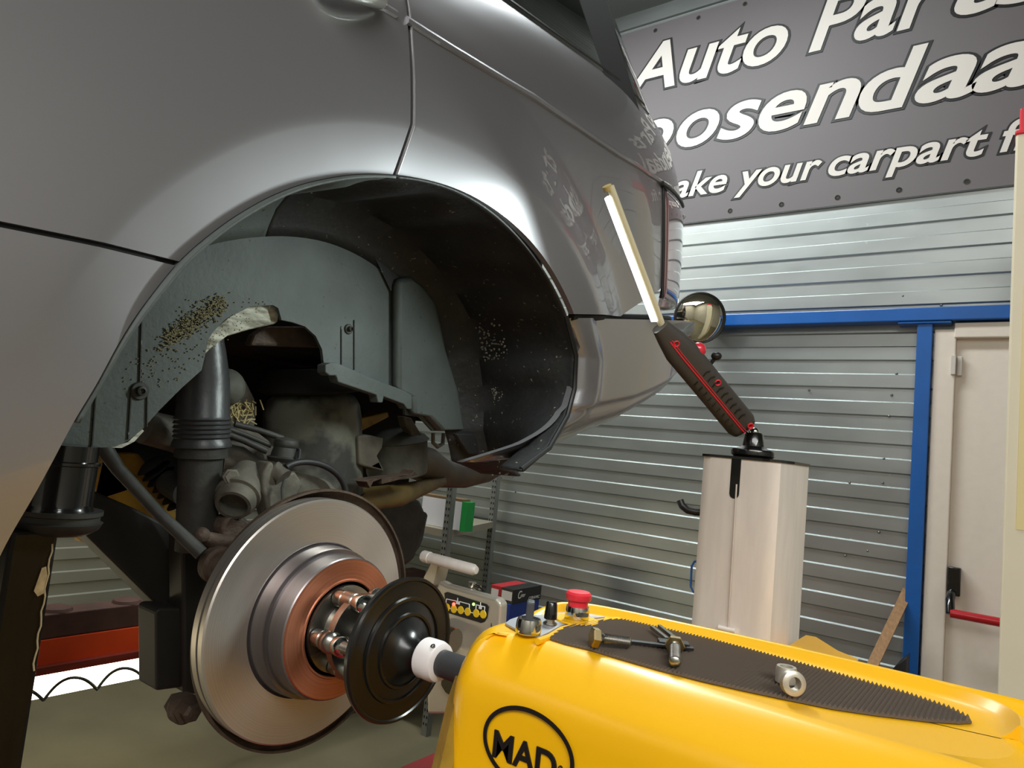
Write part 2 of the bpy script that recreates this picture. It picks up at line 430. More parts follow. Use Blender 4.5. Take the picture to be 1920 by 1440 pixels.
# ------------------------------------------------------------------ shelving and cartons
sh = thing('shelf_rack', 'grey slotted steel shelving rack behind the rear of the car', 'shelf', (-2.0, 3.0, FZ))
M_rack = mat('grey_rack_steel', rgb(138, 140, 136), 0.45, 0.6, var=0.1, vscale=10)
M_hole = mat('slot_hole', rgb(14, 14, 14), 0.9)
SYF = 2.66; SYB = 3.3
pf = P(835, 1000, y=SYF); pbk = P(918, 1000, y=SYB)
sxr = -1.86
for (x, y) in [(pf.x, SYF), (pbk.x, SYB), (pf.x - 1.2, SYF), (pbk.x - 1.35, SYB)]:
    ps = MB().box((x - 0.018, y - 0.002, FZ), (x + 0.018, y + 0.002, 0.3)).box((x + 0.016, y - 0.002, FZ), (x + 0.0185, y + 0.03, 0.3)).build('post', M_rack, sh, smooth=False)
    hb = MB(); z = FZ + 0.05
    while z < 0.25:
        for dx in (-0.008, 0.008):
            hb.box((x + dx - 0.003, y - 0.0035, z), (x + dx + 0.003, y - 0.001, z + 0.012))
        z += 0.032
    tag(hb.build('slot', M_hole, ps, smooth=False), kind='stuff')
zs = P(880, 1003, y=SYF).z
xr = pf.x + 0.02; xrb = pbk.x + 0.02
for z in (zs, zs - 0.62):
    q = [Vector((xr - 1.25, SYF + 0.003, z)), Vector((xr, SYF + 0.003, z)), Vector((xrb, SYB, z)), Vector((xr - 1.25, SYB, z))]
    MB().prism(q, (0, 0, -0.035)).build('shelf_board', mat('grey_shelf_board', rgb(150, 142, 124), 0.55, 0.2, var=0.1), sh, smooth=False)
a = P(800, 990, y=SYF + 0.06); b2 = P(868, 990, y=SYF + 0.06)
hgt = P(835, 936, y=SYF + 0.06).z
bx = thing('carton', 'white carton with a green end standing on the shelf rack', 'box', ((a.x + b2.x) / 2, SYF + 0.2, zs))
MB().box((a.x - 0.05, SYF + 0.06, zs), (b2.x - 0.02, SYF + 0.12, hgt)).build('box_body', mat('white_card', rgb(222, 220, 224), 0.7), bx, smooth=False, bevel=0.002)
MB().box((b2.x - 0.02, SYF + 0.058, zs), (b2.x + 0.012, SYF + 0.122, hgt + 0.001)).build('green_end', mat('green_card', rgb(20, 140, 60), 0.6), bx, smooth=False)
MB().box((a.x - 0.05, SYF + 0.06, hgt), (b2.x - 0.02, SYF + 0.12, hgt + 0.012)).build('open_top', mat('brown_card', rgb(120, 96, 66), 0.8), bx, smooth=False)

# low crate with brake pad boxes on it
zt = P(965, 1172, y=2.75).z - 0.04
tag(MB().box((-2.06, 2.66, FZ), (-1.76, 3.0, zt)).build('storage_cabinet', mat('dark_cabinet', rgb(34, 33, 31), 0.5, 0.3), smooth=False, bevel=0.005), 'low dark cabinet carrying the brake pad boxes beside the rack', 'cabinet')
def pbox(name, label, xa, xb, ya, dep, zb, zt_, m_):
    o = thing(name, label, 'box', ((xa + xb) / 2, ya + dep / 2, zb), 'brake parts boxes')
    MB().box((xa, ya, zb), (xb, ya + dep, zt_)).build('box_body', m_, o, smooth=False, bevel=0.0015)
    return o
def side_text(mt, body, y0_, y1_, zb, h, x, off=0.0, shear=0.3):
    """words on a face turned towards +X"""
    base, _ = text_mesh(body, 0.0, shear); b0 = min(v.x for v in base); b1 = max(v.x for v in base)
    vs, fs = text_mesh(body, off, shear, 0.0003)
    mt.add([(x + v.z, y0_ + (v.x - b0) * (y1_ - y0_) / (b1 - b0), zb + v.y * h / 0.73) for v in vs], fs)
ya = 2.70
xa = P(939, 1118, y=ya).x; xb = P(962, 1118, y=ya).x
zm = P(950, 1131, y=ya).z; zt2 = P(950, 1103, y=ya).z
blk = pbox('brake_pad_box', 'black ceramic brake pad box lying on top of the blue parts box', xa, xb, ya, 0.235, zm, zt2, mat('black_card', rgb(26, 24, 24), 0.4))
MB().box((xa + 0.004, ya - 0.001, zm + 0.014), (xb - 0.006, ya, zt2 - 0.012)).build('label_sticker', M_white, blk, smooth=False)
mt = MB(); side_text(mt, 'CERAMIC', ya + 0.13, ya + 0.225, zm + 0.008, 0.014, xb + 0.0004); mt.build('lettering', M_white, blk, smooth=False); mt = MB()
side_text(mt, 'C', ya + 0.04, ya + 0.07, zm + 0.022, 0.036, xb + 0.0004, 0.01); side_text(mt, 'eter', ya + 0.062, ya + 0.10, zm + 0.026, 0.02, xb + 0.0004)
mt.build('brand_mark', M_white, blk, smooth=False)
blue = pbox('parts_box', 'blue cardboard parts box under the black brake pad box', xa - 0.03, xb - 0.004, ya - 0.01, 0.24, zt, zm, mat('blue_card', rgb(24, 50, 130), 0.55))
MB().box((xa - 0.026, ya - 0.011, zt + 0.03), (xa + 0.022, ya - 0.01, zm - 0.03)).build('label_sticker', M_white, blue, smooth=False)
MB().box((xa - 0.026, ya - 0.011, zm - 0.03), (xa + 0.022, ya - 0.01, zm - 0.012)).build('orange_stripe', M_orange, blue, smooth=False)
rd = pbox('red_parts_box', 'red cardboard parts box on the blue box left of the black one', xa - 0.075, xa - 0.004, ya + 0.02, 0.2, zm, zt2 - 0.004, mat('red_card', rgb(176, 30, 40), 0.5))
MB().box((xa - 0.072, ya + 0.019, zm + 0.004), (xa - 0.03, ya + 0.02, zt2 - 0.02)).build('label_sticker', M_white, rd, smooth=False)

# ------------------------------------------------------------------ far and near lift platforms
FXP = -2.6
lp = thing('lift_platform', 'orange lift platform with a lit tube under its edge beyond the car', 'lift platform', (-2.95, 0.6, FZ))
MB().box((FXP - 0.10, -1.6, -0.775), (FXP, 2.9, -0.695)).build('deck', M_maroon, lp, smooth=False, bevel=0.004)
MB().box((FXP - 0.10, -1.6, -0.862), (FXP + 0.004, 2.9, -0.776)).build('side_beam', M_orange, lp, smooth=False, bevel=0.002)
MB().box((FXP - 0.10, -1.6, -0.868), (FXP + 0.03, 2.9, -0.858)).box((FXP - 0.10, -1.6, -0.9), (FXP - 0.02, 2.9, -0.868)).build('ledge', mat('ledge_dark_red', rgb(128, 44, 30), 0.5, var=0.3, vscale=5), lp, smooth=False)
M_tube = mat('led_tube_light', rgb(255, 250, 200), 0.5, emit=(1.0, 0.93, 0.62, 1), es=7.0)
MB().box((FXP - 0.06, -1.2, -0.975), (FXP - 0.02, 1.75, -0.905)).build('tube_light', M_tube, lp, smooth=False)
cb = []
k = 0
for i in range(700):
    t = i / 700; y = 0.2 + 2.2 * t; ph = 2 * math.pi * y / 0.165
    cb.append((FXP + 0.035 + 0.012 * math.sin(ph), y, -0.935 + 0.028 * abs(math.cos(ph / 2)) * 2 - 0.028))
MB().tube(cb, 0.0055, 6).build('coiled_cable', M_rubber, lp)
for (yy, dz) in ((0.2, 0), (2.5, 0)):
    MB().box((FXP - 0.45, yy - 0.15, FZ), (FXP - 0.1, yy + 0.15, -0.9)).build('leg', M_maroon, lp, smooth=False)
for (px) in (120, 250):
    q = P(px, 1133, x=FXP); MB().lathe((FXP - 0.05, q.y, -0.695), (0, 0, 1), [(0, 0.05), (0.01, 0.045), (0.015, 0.03)], 20).build('rubber_stud', M_maroon, lp)
nr = thing('lift_platform', 'red topped lift platform on the floor beneath the brake disc', 'lift platform', (-1.0, 0.6, FZ))
MB().box((-1.31, -1.6, -0.9), (-0.75, 2.3, -0.86)).build('deck', mat('red_deck', rgb(160, 24, 28), 0.5, var=0.2, vscale=5), nr, smooth=False, bevel=0.004)
MB().box((-1.3, -1.6, FZ), (-0.8, 2.25, -0.9)).build('plinth', M_maroon, nr, smooth=False)

# ================================================================== CAR
car = thing('car', 'raised grey metallic estate car with its rear wheel removed', 'car', (-1.3, 0.0, FZ + 0.55))
CY, CZ = 0.585, -0.06
ARCH = [(0,1073),(20,1015),(53,960),(100,865),(180,720),(250,603),(300,540),(340,490),(400,438),(470,390),(540,355),(620,333),(700,325),(750,327),(800,335),(870,360),(930,400),(980,450),(1020,505),(1050,560),(1064,592),(1083,667),(1080,730),(1067,780),(1033,840),(980,880)]
AP = []
ARCH = [(-160,1480),(-90,1290),(-40,1170)] + ARCH
for p_ in ARCH:
    q = P(*p_, x=-0.605); a_ = math.atan2(q.z - CZ, q.y - CY)
    if a_ < -1: a_ += 2 * math.pi
    AP.append((a_, math.hypot(q.z - CZ, q.y - CY), q.y, q.z))
AA = np.array([a[0] for a in AP][::-1]); RR = np.array([a[1] for a in AP][::-1])
def sm(arr, k=1):
    return arr
AA2 = np.linspace(0.0, 3.7, 1200); RR2 = np.interp(AA2, AA, RR)
ker_ = np.hanning(61); ker_ /= ker_.sum(); RR2s = np.convolve(np.pad(RR2, 30, mode='edge'), ker_, 'valid')
RR2 = np.where(AA2 > math.radians(36), RR2s, RR2)
def archR(th): return float(np.interp(th, AA2, RR2))
pts_ = [(-0.6, -0.6), (-0.6, 1.0)]; yy = 1.0
while yy < 1.62:
    yy += 0.005; pts_.append((-0.6 - 0.5 * (yy - 1) ** 3, yy))
x0_, y0_ = pts_[-1]; ang = math.atan2(1, -1.5 * 0.62 ** 2)
for i in range(30):
    ang += 0.035
    for _k in range(3): x0_ += math.cos(ang) * 0.0065 / 3; y0_ += math.sin(ang) * 0.0065 / 3; pts_.append((x0_, y0_))
while x0_ > -1.75: x0_ -= 0.05; pts_.append((x0_, y0_))
PU = [-0.6]
for i in range(1, len(pts_)): PU.append(PU[-1] + math.hypot(pts_[i][0] - pts_[i-1][0], pts_[i][1] - pts_[i-1][1]))
PXs = [p[0] for p in pts_]; PYs = [p[1] for p in pts_]
def plan(u):
    e = 0.03
    x = float(np.interp(u, PU, PXs)); y = float(np.interp(u, PU, PYs))
    tx = float(np.interp(u + e, PU, PXs) - np.interp(u - e, PU, PXs)); ty = float(np.interp(u + e, PU, PYs) - np.interp(u - e, PU, PYs))
    l = math.hypot(tx, ty)
    return x, y, ty / l, -tx / l
PZ = np.array([-.35,-.2,-.1,0,.1,.2,.35,.45,.52,.58,.63,.67,.70,.75])
PO = np.array([-.11,-.05,-.02,-.005,0,0,-.001,-.004,-.012,-.030,-.052,-.076,-.10,-.15])
zz = np.linspace(-.4, .8, 601); oo = np.interp(zz, PZ, PO); ker = np.hanning(41); ker /= ker.sum(); oo = np.convolve(np.pad(oo, 20, mode='edge'), ker, 'valid')
def smooth(e0, e1, x):
    t = max(0, min(1, (x - e0) / (e1 - e0))); return t * t * (3 - 2 * t)
def flare(u, z):
    th = math.atan2(z - CZ, u - CY)
    if th < -1.2: th += 2 * math.pi
    r = math.hypot(z - CZ, u - CY); t = r - archR(th)
    if z < CZ - 0.02 and u > CY: return 0.0
    lowf = smooth(0.0, 0.12, z) if u < CY else 1.0
    k = smooth(math.radians(95), math.radians(50), th) if th < 2 else 0.0
    left = 0.005 * (1 - smooth(0.045, 0.2, max(t, 0.06)))
    tr_ = max(t, 0.055)
    rt = (0.020 - 0.036 * smooth(0.05, 0.20, tr_) + 0.016 * smooth(0.20, 0.40, tr_))
    b = (left * (1 - k) + rt * k) * lowf
    if t < 0.060: b -= (0.015 - 0.004 * k) * lowf * ((0.060 - max(t, 0)) / 0.060) ** 1.05
    return b
def SF(u, z, off=0.0, fl=True):
    zp = z - 0.15 * (u - 0.6)
    x, y, nx, ny = plan(u)
    o = float(np.interp(zp, zz, oo)) + off + (flare(u, z) if fl else 0)
    return Vector((x + nx * o, y + ny * o, z))
def proj(v):
    c = AX * v.x + AY * v.y + AZ * v.z
    return 960 + FPX * c[0] / c[2], 720 + FPX * c[1] / c[2]
def hit(px, py, u0=None):
    """(u, z) of the car side seen at a photo point, first sheet met"""
    best = None
    r = ray(px, py)
    u, z = (u0 or 0.8), 0.3
    q = P(px, py, x=-0.62)
    u, z = min(q.y, 1.45), q.z
    for i in range(60):
        a, b = proj(SF(u, z)); a1, b1 = proj(SF(u + 1e-3, z)); a2, b2 = proj(SF(u, z + 1e-3))
        J = np.array([[(a1 - a) / 1e-3, (a2 - a) / 1e-3], [(b1 - b) / 1e-3, (b2 - b) / 1e-3]])
        try: s_ = np.linalg.solve(J, np.array([px - a, py - b]))
        except Exception: break
        s_ = np.clip(s_ * 0.6, -0.08, 0.08); u += s_[0]; z += s_[1]; u = min(u, 1.52)
        if abs(s_[0]) + abs(s_[1]) < 1e-5: break
    return u, z
TZU = np.linspace(-.6, 2.4, 601); TZ = np.interp(TZU, [0, 1.2, 1.32, 1.42, 1.52, 1.65, 1.9], [.69, .672, .655, .61, .56, .53, .53])
_k = np.hanning(31); _k /= _k.sum(); TZ = np.convolve(np.pad(TZ, 15, mode='edge'), _k, 'valid')
def topz(u): return float(np.interp(u, TZU, TZ))   # upper edge of the painted side above the reference line
# --- whole painted side as one sheet round the arch
NT, NR = 230, 74
th0, th1 = math.radians(204), math.radians(30)
ts = [0, .003, .008, .014, .021, .029, .037, .045, .052, .058, .066, .078, .092, .108, .126, .146, .168, .192]
def inside(u, z):
    zp = z - 0.15 * (u - 0.6)
    return -0.42 < u < 1.95 and -0.33 < zp < topz(u)
sheet_v = []; 
for i in range(NT + 1):
    th = th0 + (th1 - th0) * i / NT
    cu, cz_ = math.cos(th), math.sin(th); r0 = archR(th)
    lo, hi = 0.0, 3.0
    t = 0.0
    while inside(CY + cu * (r0 + t), CZ + cz_ * (r0 + t)) and t < 2.4: t += 0.01
    while t > 0 and not inside(CY + cu * (r0 + t), CZ + cz_ * (r0 + t)): t -= 0.0005
    tm = max(t, 0.03)
    row = []
    for k in range(NR + 1):
        if k < len(ts): tt = ts[k] * min(1, tm / 0.25)
        else:
            b0 = ts[-1] * min(1, tm / 0.25); f = (k - len(ts) + 1) / (NR - len(ts) + 1); tt = b0 + (tm - b0) * f
        u = CY + cu * (r0 + tt); z = CZ + cz_ * (r0 + tt)
        row.append(SF(u, z))
    sheet_v.append(row)
def sheet_bm():
    bm = bmesh.new()
    g = [[bm.verts.new(v) for v in r] for r in sheet_v]
    for i in range(NT):
        for k in range(NR):
            bm.faces.new((g[i][k], g[i + 1][k], g[i + 1][k + 1], g[i][k + 1]))
    bm.normal_update()
    return bm
def cut(bm, co, no):
    """keeps the side the normal points away from"""
    bmesh.ops.bisect_plane(bm, geom=bm.verts[:] + bm.edges[:] + bm.faces[:], plane_co=co, plane_no=no, clear_outer=True)
def cutline(bm, a, b, keep, gap=0.002):
    """cut by a (y,z) line, keep the side where point keep lies"""
    a = Vector((0, a[0], a[1])); b = Vector((0, b[0], b[1])); d = (b - a).normalized(); n = Vector((0, -d.z, d.y))
    k = Vector((0, keep[0], keep[1]))
    if (k - a).dot(n) > 0: n = -n
    cut(bm, a - n * (-gap) * -1, n)
def yz(px, py, x=-0.605):
    q = P(px, py, x=x); return (q.y, q.z)
SHUT = [yz(748, 0, -0.63), yz(763, 235), yz(752, 322, -0.6)]
SILLa, SILLb = yz(0, 424), yz(337, 491, -0.6)
BTa, BTb = (lambda h: (SF(*h).y, h[1]))(hit(1064, 591)), (lambda h: (SF(*h).y, h[1]))(hit(1225, 597))
def solid_panel(bm, name, ma=None, th=0.010):
    me_fix = bm
    bmesh.ops.recalc_face_normals(bm, faces=bm.faces)
    bm.normal_update()
    s_ = sum(f.normal.x for f in bm.faces)
    if s_ < 0:
        bmesh.ops.reverse_faces(bm, faces=bm.faces[:])
    # return edges
    ext = bmesh.ops.extrude_edge_only(bm, edges=[e for e in bm.edges if e.is_boundary])
    nv = [v for v in ext['geom'] if isinstance(v, bmesh.types.BMVert)]
    for v in nv:
        v.co += Vector((-1, 0, 0)) * th if v.co.y < 1.4 else Vector((-0.5, -0.8, 0)) * th
    ob = finish(bm, name, ma or M_paint, car, angle=42)
    return ob
g_ = 0.0022
bm = sheet_bm()      # rear door
cutline(bm, SHUT[0], SHUT[1], (0, 0.3), g_); cutline(bm, SHUT[1], SHUT[2], (0, 0.3), g_); cutline(bm, SILLa, SILLb, (0.2, 0.4), g_)
door = solid_panel(bm, 'rear_door')
bm = sheet_bm()      # sill panel
cutline(bm, SILLa, SILLb, (0.2, -0.2), g_); cutline(bm, (0.7, -1), (0.7, 1), (0, 0), 0)
sill = solid_panel(bm, 'lower_door_panel')
ba = sheet_bm()      # rear quarter, two bands because the shut line bends
cutline(ba, (0, SHUT[1][1]), (1, SHUT[1][1]), (0, 1), 0); cutline(ba, SHUT[0], SHUT[1], (1.0, 0.5), g_)
bb = sheet_bm()
cutline(bb, (0, SHUT[1][1]), (1, SHUT[1][1]), (0, -1), 0); cutline(bb, SHUT[1], SHUT[2], (1.2, 0.3), g_); cutline(bb, BTa, BTb, (1.0, 0.9), g_)
tmp = bpy.data.meshes.new('t'); bb.to_mesh(tmp); bb.free(); ba.from_mesh(tmp); bpy.data.meshes.remove(tmp)
bmesh.ops.remove_doubles(ba, verts=ba.verts, dist=1e-5)
quarter = solid_panel(ba, 'rear_quarter_panel')

# --- bumper corner
bm = bmesh.new(); NU, NV = 150, 60
def botz(u): return float(np.interp(u, [.7, .84, 1.0, 1.2, 1.35, 1.5, 1.7, 2.4], [-.062, -.066, -.074, -.056, -.020, .035, .09, .12])) + 0.15 * (u - 0.6)
def topb(u): 
    if u < 1.5: return BTa[1] + (BTb[1] - BTa[1]) * (u - BTa[0]) / (BTb[0] - BTa[0])
    return topb(1.499)
lip = [(a[2], a[3]) for a in AP[23:]]          # arch edge of the bumper, top to bottom
lz = np.array([q[1] for q in lip][::-1]); ly = np.array([q[0] for q in lip][::-1])
def bump_off(u, z, v):
    rear = smooth(1.05, 1.45, u)
    o = 0.004 + 0.022 * rear
    o -= 0.010 * smooth(0.06, 0.0, v) * 0 
    edge = u - float(np.interp(z, lz, ly))
    # side fold: a rounded ridge just behind the arch lip
    o += 0.010 * math.exp(-((edge - 0.045) / 0.02) ** 2) * (1 - smooth(0.62, 0.8, v))
    o -= 0.012 * math.exp(-(edge / 0.012) ** 2)
    # shadow step along the lower third, tuck under
    o -= 0.010 * smooth(0.60, 0.66, v)
    o -= 0.11 * smooth(0.64, 1.10, v) ** 1.5 * (1.0 + 1.2 * rear)
    o += 0.02 * (1 - smooth(0.0, 0.12, v)) * smooth(1.2, 1.35, u)
    return o
grid = []
for j in range(NV + 1):
    v = j / NV; row = []
    for i in range(NU + 1):
        f = i / NU
        # left end follows the arch lip
        zl = topb(BTa[0]) - 0.004 + (botz(0.84) - topb(BTa[0])) * v
        ul = float(np.interp(zl, lz, ly))
        f2 = f ** 1.25
        u = ul + (2.5 - ul) * f2
        z = topb(u) - 0.004 + (botz(u) - topb(u) + 0.004) * v
        row.append(bm.verts.new(SF(u, z, bump_off(u, z, v), fl=False)))
    grid.append(row)
for j in range(NV):
    for i in range(NU):
        bm.faces.new((grid[j][i], grid[j][i + 1], grid[j + 1][i + 1], grid[j + 1][i]))
bumper = solid_panel(bm, 'rear_bumper', th=0.012)
# dark lip trim along the arch edge of the bumper
q = []
for (y, z) in lip: q.append(Vector((-0.606, y - 0.003, z)))
MB().tube(q, [0.004] * len(q), 8).build('bumper_arch_trim', M_black, car)
# underside of the bumper
mb = MB(); n0 = [SF(u, botz(u), bump_off(u, botz(u), 1.0), fl=False) for u in np.linspace(1.22, 2.4, 40)]
mb.add(n0 + [Vector((-1.75, min(v.y, 1.55), v.z + 0.01)) for v in n0], [(i, i + 1, 40 + i + 1, 40 + i) for i in range(39)])
mb.build('bumper_underside', M_black, car, solid=0.004)

# --- side moulding along the crease
CR = [(762,38),(800,62),(850,93),(925,138),(1000,182),(1080,236),(1160,290),(1215,326),(1238,341),(1258,352)]
cr = [hit(*p_) for p_ in CR]
mb = MB(); pa = []
for (u, z) in cr: pa.append(SF(u, z, 0.001))
dense = []
for i in range(len(cr) - 1):
    for k in range(10):
        f = k / 10; dense.append((cr[i][0] * (1 - f) + cr[i + 1][0] * f, cr[i][1] * (1 - f) + cr[i + 1][1] * f))
rings = []
for (u, z) in dense:
    c0 = SF(u, z - 0.0055, 0.0); c1 = SF(u, z - 0.004, 0.004); c2 = SF(u, z + 0.001, 0.0048); c3 = SF(u, z + 0.0065, 0.001); c4 = SF(u, z, -0.003)
    rings.append([c0, c1, c2, c3, c4])
mb.loft(rings).build('crease_moulding', M_paint, car, angle=20)
cr2 = [hit(*p_) for p_ in [(690, 0), (720, 14), (742, 27)]]
rings = []
for (u, z) in cr2: rings.append([SF(u, z - 0.0055, 0), SF(u, z - 0.004, 0.004), SF(u, z + 0.001, 0.0048), SF(u, z + 0.0065, 0.001), SF(u, z, -0.003)])
MB().loft(rings).build('crease_moulding', M_paint, car, angle=20)
# shut line and sill seam fillers: dark rubber behind the gaps
for (a, b_) in ((SHUT[0], SHUT[1]), (SHUT[1], SHUT[2])):
    pa = [SF(a[0] + (b_[0] - a[0]) * f, a[1] + (b_[1] - a[1]) * f, -0.012) for f in np.linspace(0, 1, 12)]
    MB().tube(pa, 0.007, 8).build('door_seal', M_paintdk, car)
pa = [SF(SILLa[0] + (SILLb[0] - SILLa[0]) * f, SILLa[1] + (SILLb[1] - SILLa[1]) * f, -0.012) for f in np.linspace(-3, 1, 20)]
MB().tube(pa, 0.008, 8).build('door_seal', M_paintdk, car)
pa = [SF(BTa[0] + (BTb[0] - BTa[0]) * f, BTa[1] + (BTb[1] - BTa[1]) * f, -0.014) for f in np.linspace(0, 1.6, 20)]
MB().tube(pa[1:], 0.008, 8).build('bumper_seal', M_paintdk, car)
# bright hairline where the door skin folds at the shut line
for (a, b_) in ((SHUT[0], SHUT[1]), (SHUT[1], SHUT[2])):
    pa = [SF(a[0] + 0.0035 + (b_[0] - a[0]) * f, a[1] + (b_[1] - a[1]) * f, 0.0) for f in np.linspace(0, 1, 14)]
    MB().tube(pa, 0.0018, 8).build('panel_fold', M_paint, car)

# --- tail lamp
tl = [hit(1243, 352), hit(1242, 470), hit(1241, 560)]
mb = MB(); rows = []
for j in range(25):
    v = j / 24; row = []
    zl = tl[0][1] + (tl[2][1] - tl[0][1]) * v; ul = tl[0][0] + (tl[2][0] - tl[0][0]) * v
    for i in range(21):
        u = ul + 0.42 * i / 20; z = zl + 0.15 * (u - ul)
        row.append(SF(u, z, 0.006 - 0.005 * (abs(v - 0.5) * 2) ** 8))
    rows.append(row)
vs = [v for r in rows for v in r]
mb.add(vs, [(j * 21 + i, j * 21 + i + 1, (j + 1) * 21 + i + 1, (j + 1) * 21 + i) for j in range(24) for i in range(20)])
mb.build('tail_lamp', mat('tail_lamp_lens', rgb(170, 135, 140), 0.04, 0.7, coat=1.0), car, solid=0.008)
pa = [SF(tl[0][0] + (tl[2][0] - tl[0][0]) * f - 0.004, tl[0][1] + (tl[2][1] - tl[0][1]) * f, 0.002) for f in np.linspace(0, 1, 12)]
MB().tube(pa, 0.003, 8).build('lamp_gasket', M_black, car)
pa = [SF(tl[0][0] + 0.42 * f, tl[0][1] + 0.063 * f + 0.005, 0.006) for f in np.linspace(-0.05, 0.5, 12)]
MB().tube(pa, 0.004, 8).build('lamp_gasket', M_black, car)

# --- glasshouse: glass, pillar, roof
def sh_edge(u, up=0.0, inn=0.0):
    z = topz(u) + 0.15 * (u - 0.6); v = SF(u, z); x, y, nx, ny = plan(u)
    return Vector((v.x - inn * nx, v.y - inn * ny, v.z + up))
def gh(us, up0, up1, lean, off=0.0):
    mb = MB(); n = len(us)
    lo_ = [sh_edge(u, up0, lean * up0 - off) for u in us]; hi_ = [sh_edge(u, up1, lean * up1 - off) for u in us]
    mb.add(lo_ + hi_, [(i, i + 1, n + i + 1, n + i) for i in range(n - 1)])
    return mb
g0 = gh(list(np.linspace(-0.4, 1.32, 40)), -0.01, 0.42, 0.42)
g0.build('side_window', M_glass, car, solid=0.004)
MB().tube([sh_edge(u, 0.0, 0.0) for u in np.linspace(-0.4, 1.30, 40)], 0.006, 8).build('window_seal', M_black, car)
# quarter pillar: photo corners put on the leaning glass plane
def onlean(px, py):
    """point of the glasshouse plane x = a + b*y + c*z fitted through the window"""
    A = sh_edge(0.75); B = sh_edge(1.2); C = sh_edge(1.0, 0.3, 0.3 * 0.42)
    n = (B - A).cross(C - A); r = ray(px, py); t = A.dot(n) / r.dot(n)
    return r * t
def pill(pts, off0, off1, name, ma):
    A = sh_edge(0.75); B = sh_edge(1.2); C = sh_edge(1.0, 0.3, 0.3 * 0.42); n = (B - A).cross(C - A).normalized()
    if n.x < 0: n = -n
    q = [onlean(*p_) for p_ in pts]
    return MB().prism([v + n * off0 for v in q], n * (off1 - off0)).build(name, ma, car, bevel=0.003, smooth=False)
pill([(1060, -60), (1112, -60), (1200, 226), (1172, 215), (1130, 150)], 0.0, 0.006, 'rear_pillar', mat('pillar_grey_plastic', rgb(44, 45, 45), 0.75, spec=0.15))
pill([(1036, -60), (1060, -60), (1130, 150), (1150, 180), (1116, 152)], 0.0, 0.004, 'pillar_seal', M_blackgloss)
# cabin block behind the panels so that nothing is hollow
MB().box((-2.25, -0.6, 0.85), (-1.08, 1.30, 1.42)).build('roof', M_paint, car, bevel=0.06, seg=4)
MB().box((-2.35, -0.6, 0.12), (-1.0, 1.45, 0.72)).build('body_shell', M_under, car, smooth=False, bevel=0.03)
MB().box((-2.4, -0.6, -0.02), (-2.3, 1.5, 0.75)).build('far_side_panel', M_paint, car, smooth=False, bevel=0.02)
# door handle
h1 = hit(585, -22); h2 = hit(704, 8)
pa = []; rs = []
for f in np.linspace(0, 1, 20):
    u = h1[0] + (h2[0] - h1[0]) * f; z = h1[1] + (h2[1] - h1[1]) * f
    pa.append(SF(u, z, 0.006 + 0.018 * math.sin(math.pi * f) ** 0.6)); rs.append(0.0035 + 0.0105 * math.sin(math.pi * min(max(f, .02), .98)) ** 0.35)
MB().tube(pa, rs, 20).build('door_handle', mat('silver_handle_paint', rgb(150, 152, 146), 0.3, 0.5, coat=0.8), car)

# --- wheel arch liner
XI = -0.86
def arch_pt(th, dx, dr):
    r = archR(th) - dr
    return Vector((-0.6 + dx, CY + math.cos(th) * r, CZ + math.sin(th) * r))
lip_low = [P(*p_, x=-0.604) for p_ in [(1083,667),(1080,730),(1067,780),(1033,840),(980,882)]]
inn_low = [(29, .462), (21, .458), (12, .450), (4, .470), (1.0, .560)]
prof_l = [0.0, .012, .02, .03, .06, .10, .14, .18, .21, .235, .25, .258]
def liner_row(lipp, inner, deg):
    row = []
    for dx in prof_l:
        w_ = smooth(0.03, 0.22, dx); c_ = 0.0
        y = lipp.y * (1 - w_) + inner.y * w_; z = lipp.z * (1 - w_) + inner.z * w_
        d_ = Vector((0, y - CY, z - CZ)); l_ = d_.length
        rip = 0.006 * math.sin(deg * 0.42) if 0.05 < dx < 0.2 else 0
        ins = 0.003 if dx < 0.001 else 0.0
        k_ = max(0.0, dx - 0.205) ; cor = -0.055 * (k_ / 0.053) ** 2
        d_ *= (l_ + rip + cor - ins) / l_
        row.append(Vector((-0.604 - dx, CY + d_.y, CZ + d_.z)))
    return row
def liner_mesh(rows):
    mb = MB(); n = len(prof_l); vs = [v for r in rows for v in r]
    return mb.add(vs, [(i * n + k, (i + 1) * n + k, (i + 1) * n + k + 1, i * n + k + 1) for i in range(len(rows) - 1) for k in range(n - 1)])
def high(degs): return [liner_row(arch_pt(math.radians(a), -0.004, 0.001), arch_pt(math.radians(a), -0.25, -0.006), a) for a in degs]
rear = high(np.linspace(96, 31, 60))
low = []
for i in range(41):
    f = i / 40 * (len(lip_low) - 1); k = min(int(f), len(lip_low) - 2); f -= k
    l_ = lip_low[k].lerp(lip_low[k + 1], f); a = inn_low[k][0] * (1 - f) + inn_low[k + 1][0] * f; r = inn_low[k][1] * (1 - f) + inn_low[k + 1][1] * f
    a_ = math.radians(a); low.append(liner_row(l_, Vector((-0.86, CY + math.cos(a_) * r, CZ + math.sin(a_) * r)), a))
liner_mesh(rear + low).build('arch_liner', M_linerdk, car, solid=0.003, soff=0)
liner_mesh(high(np.linspace(172, 96, 80))).build('arch_liner_front', M_liner, car, solid=0.003, soff=0)
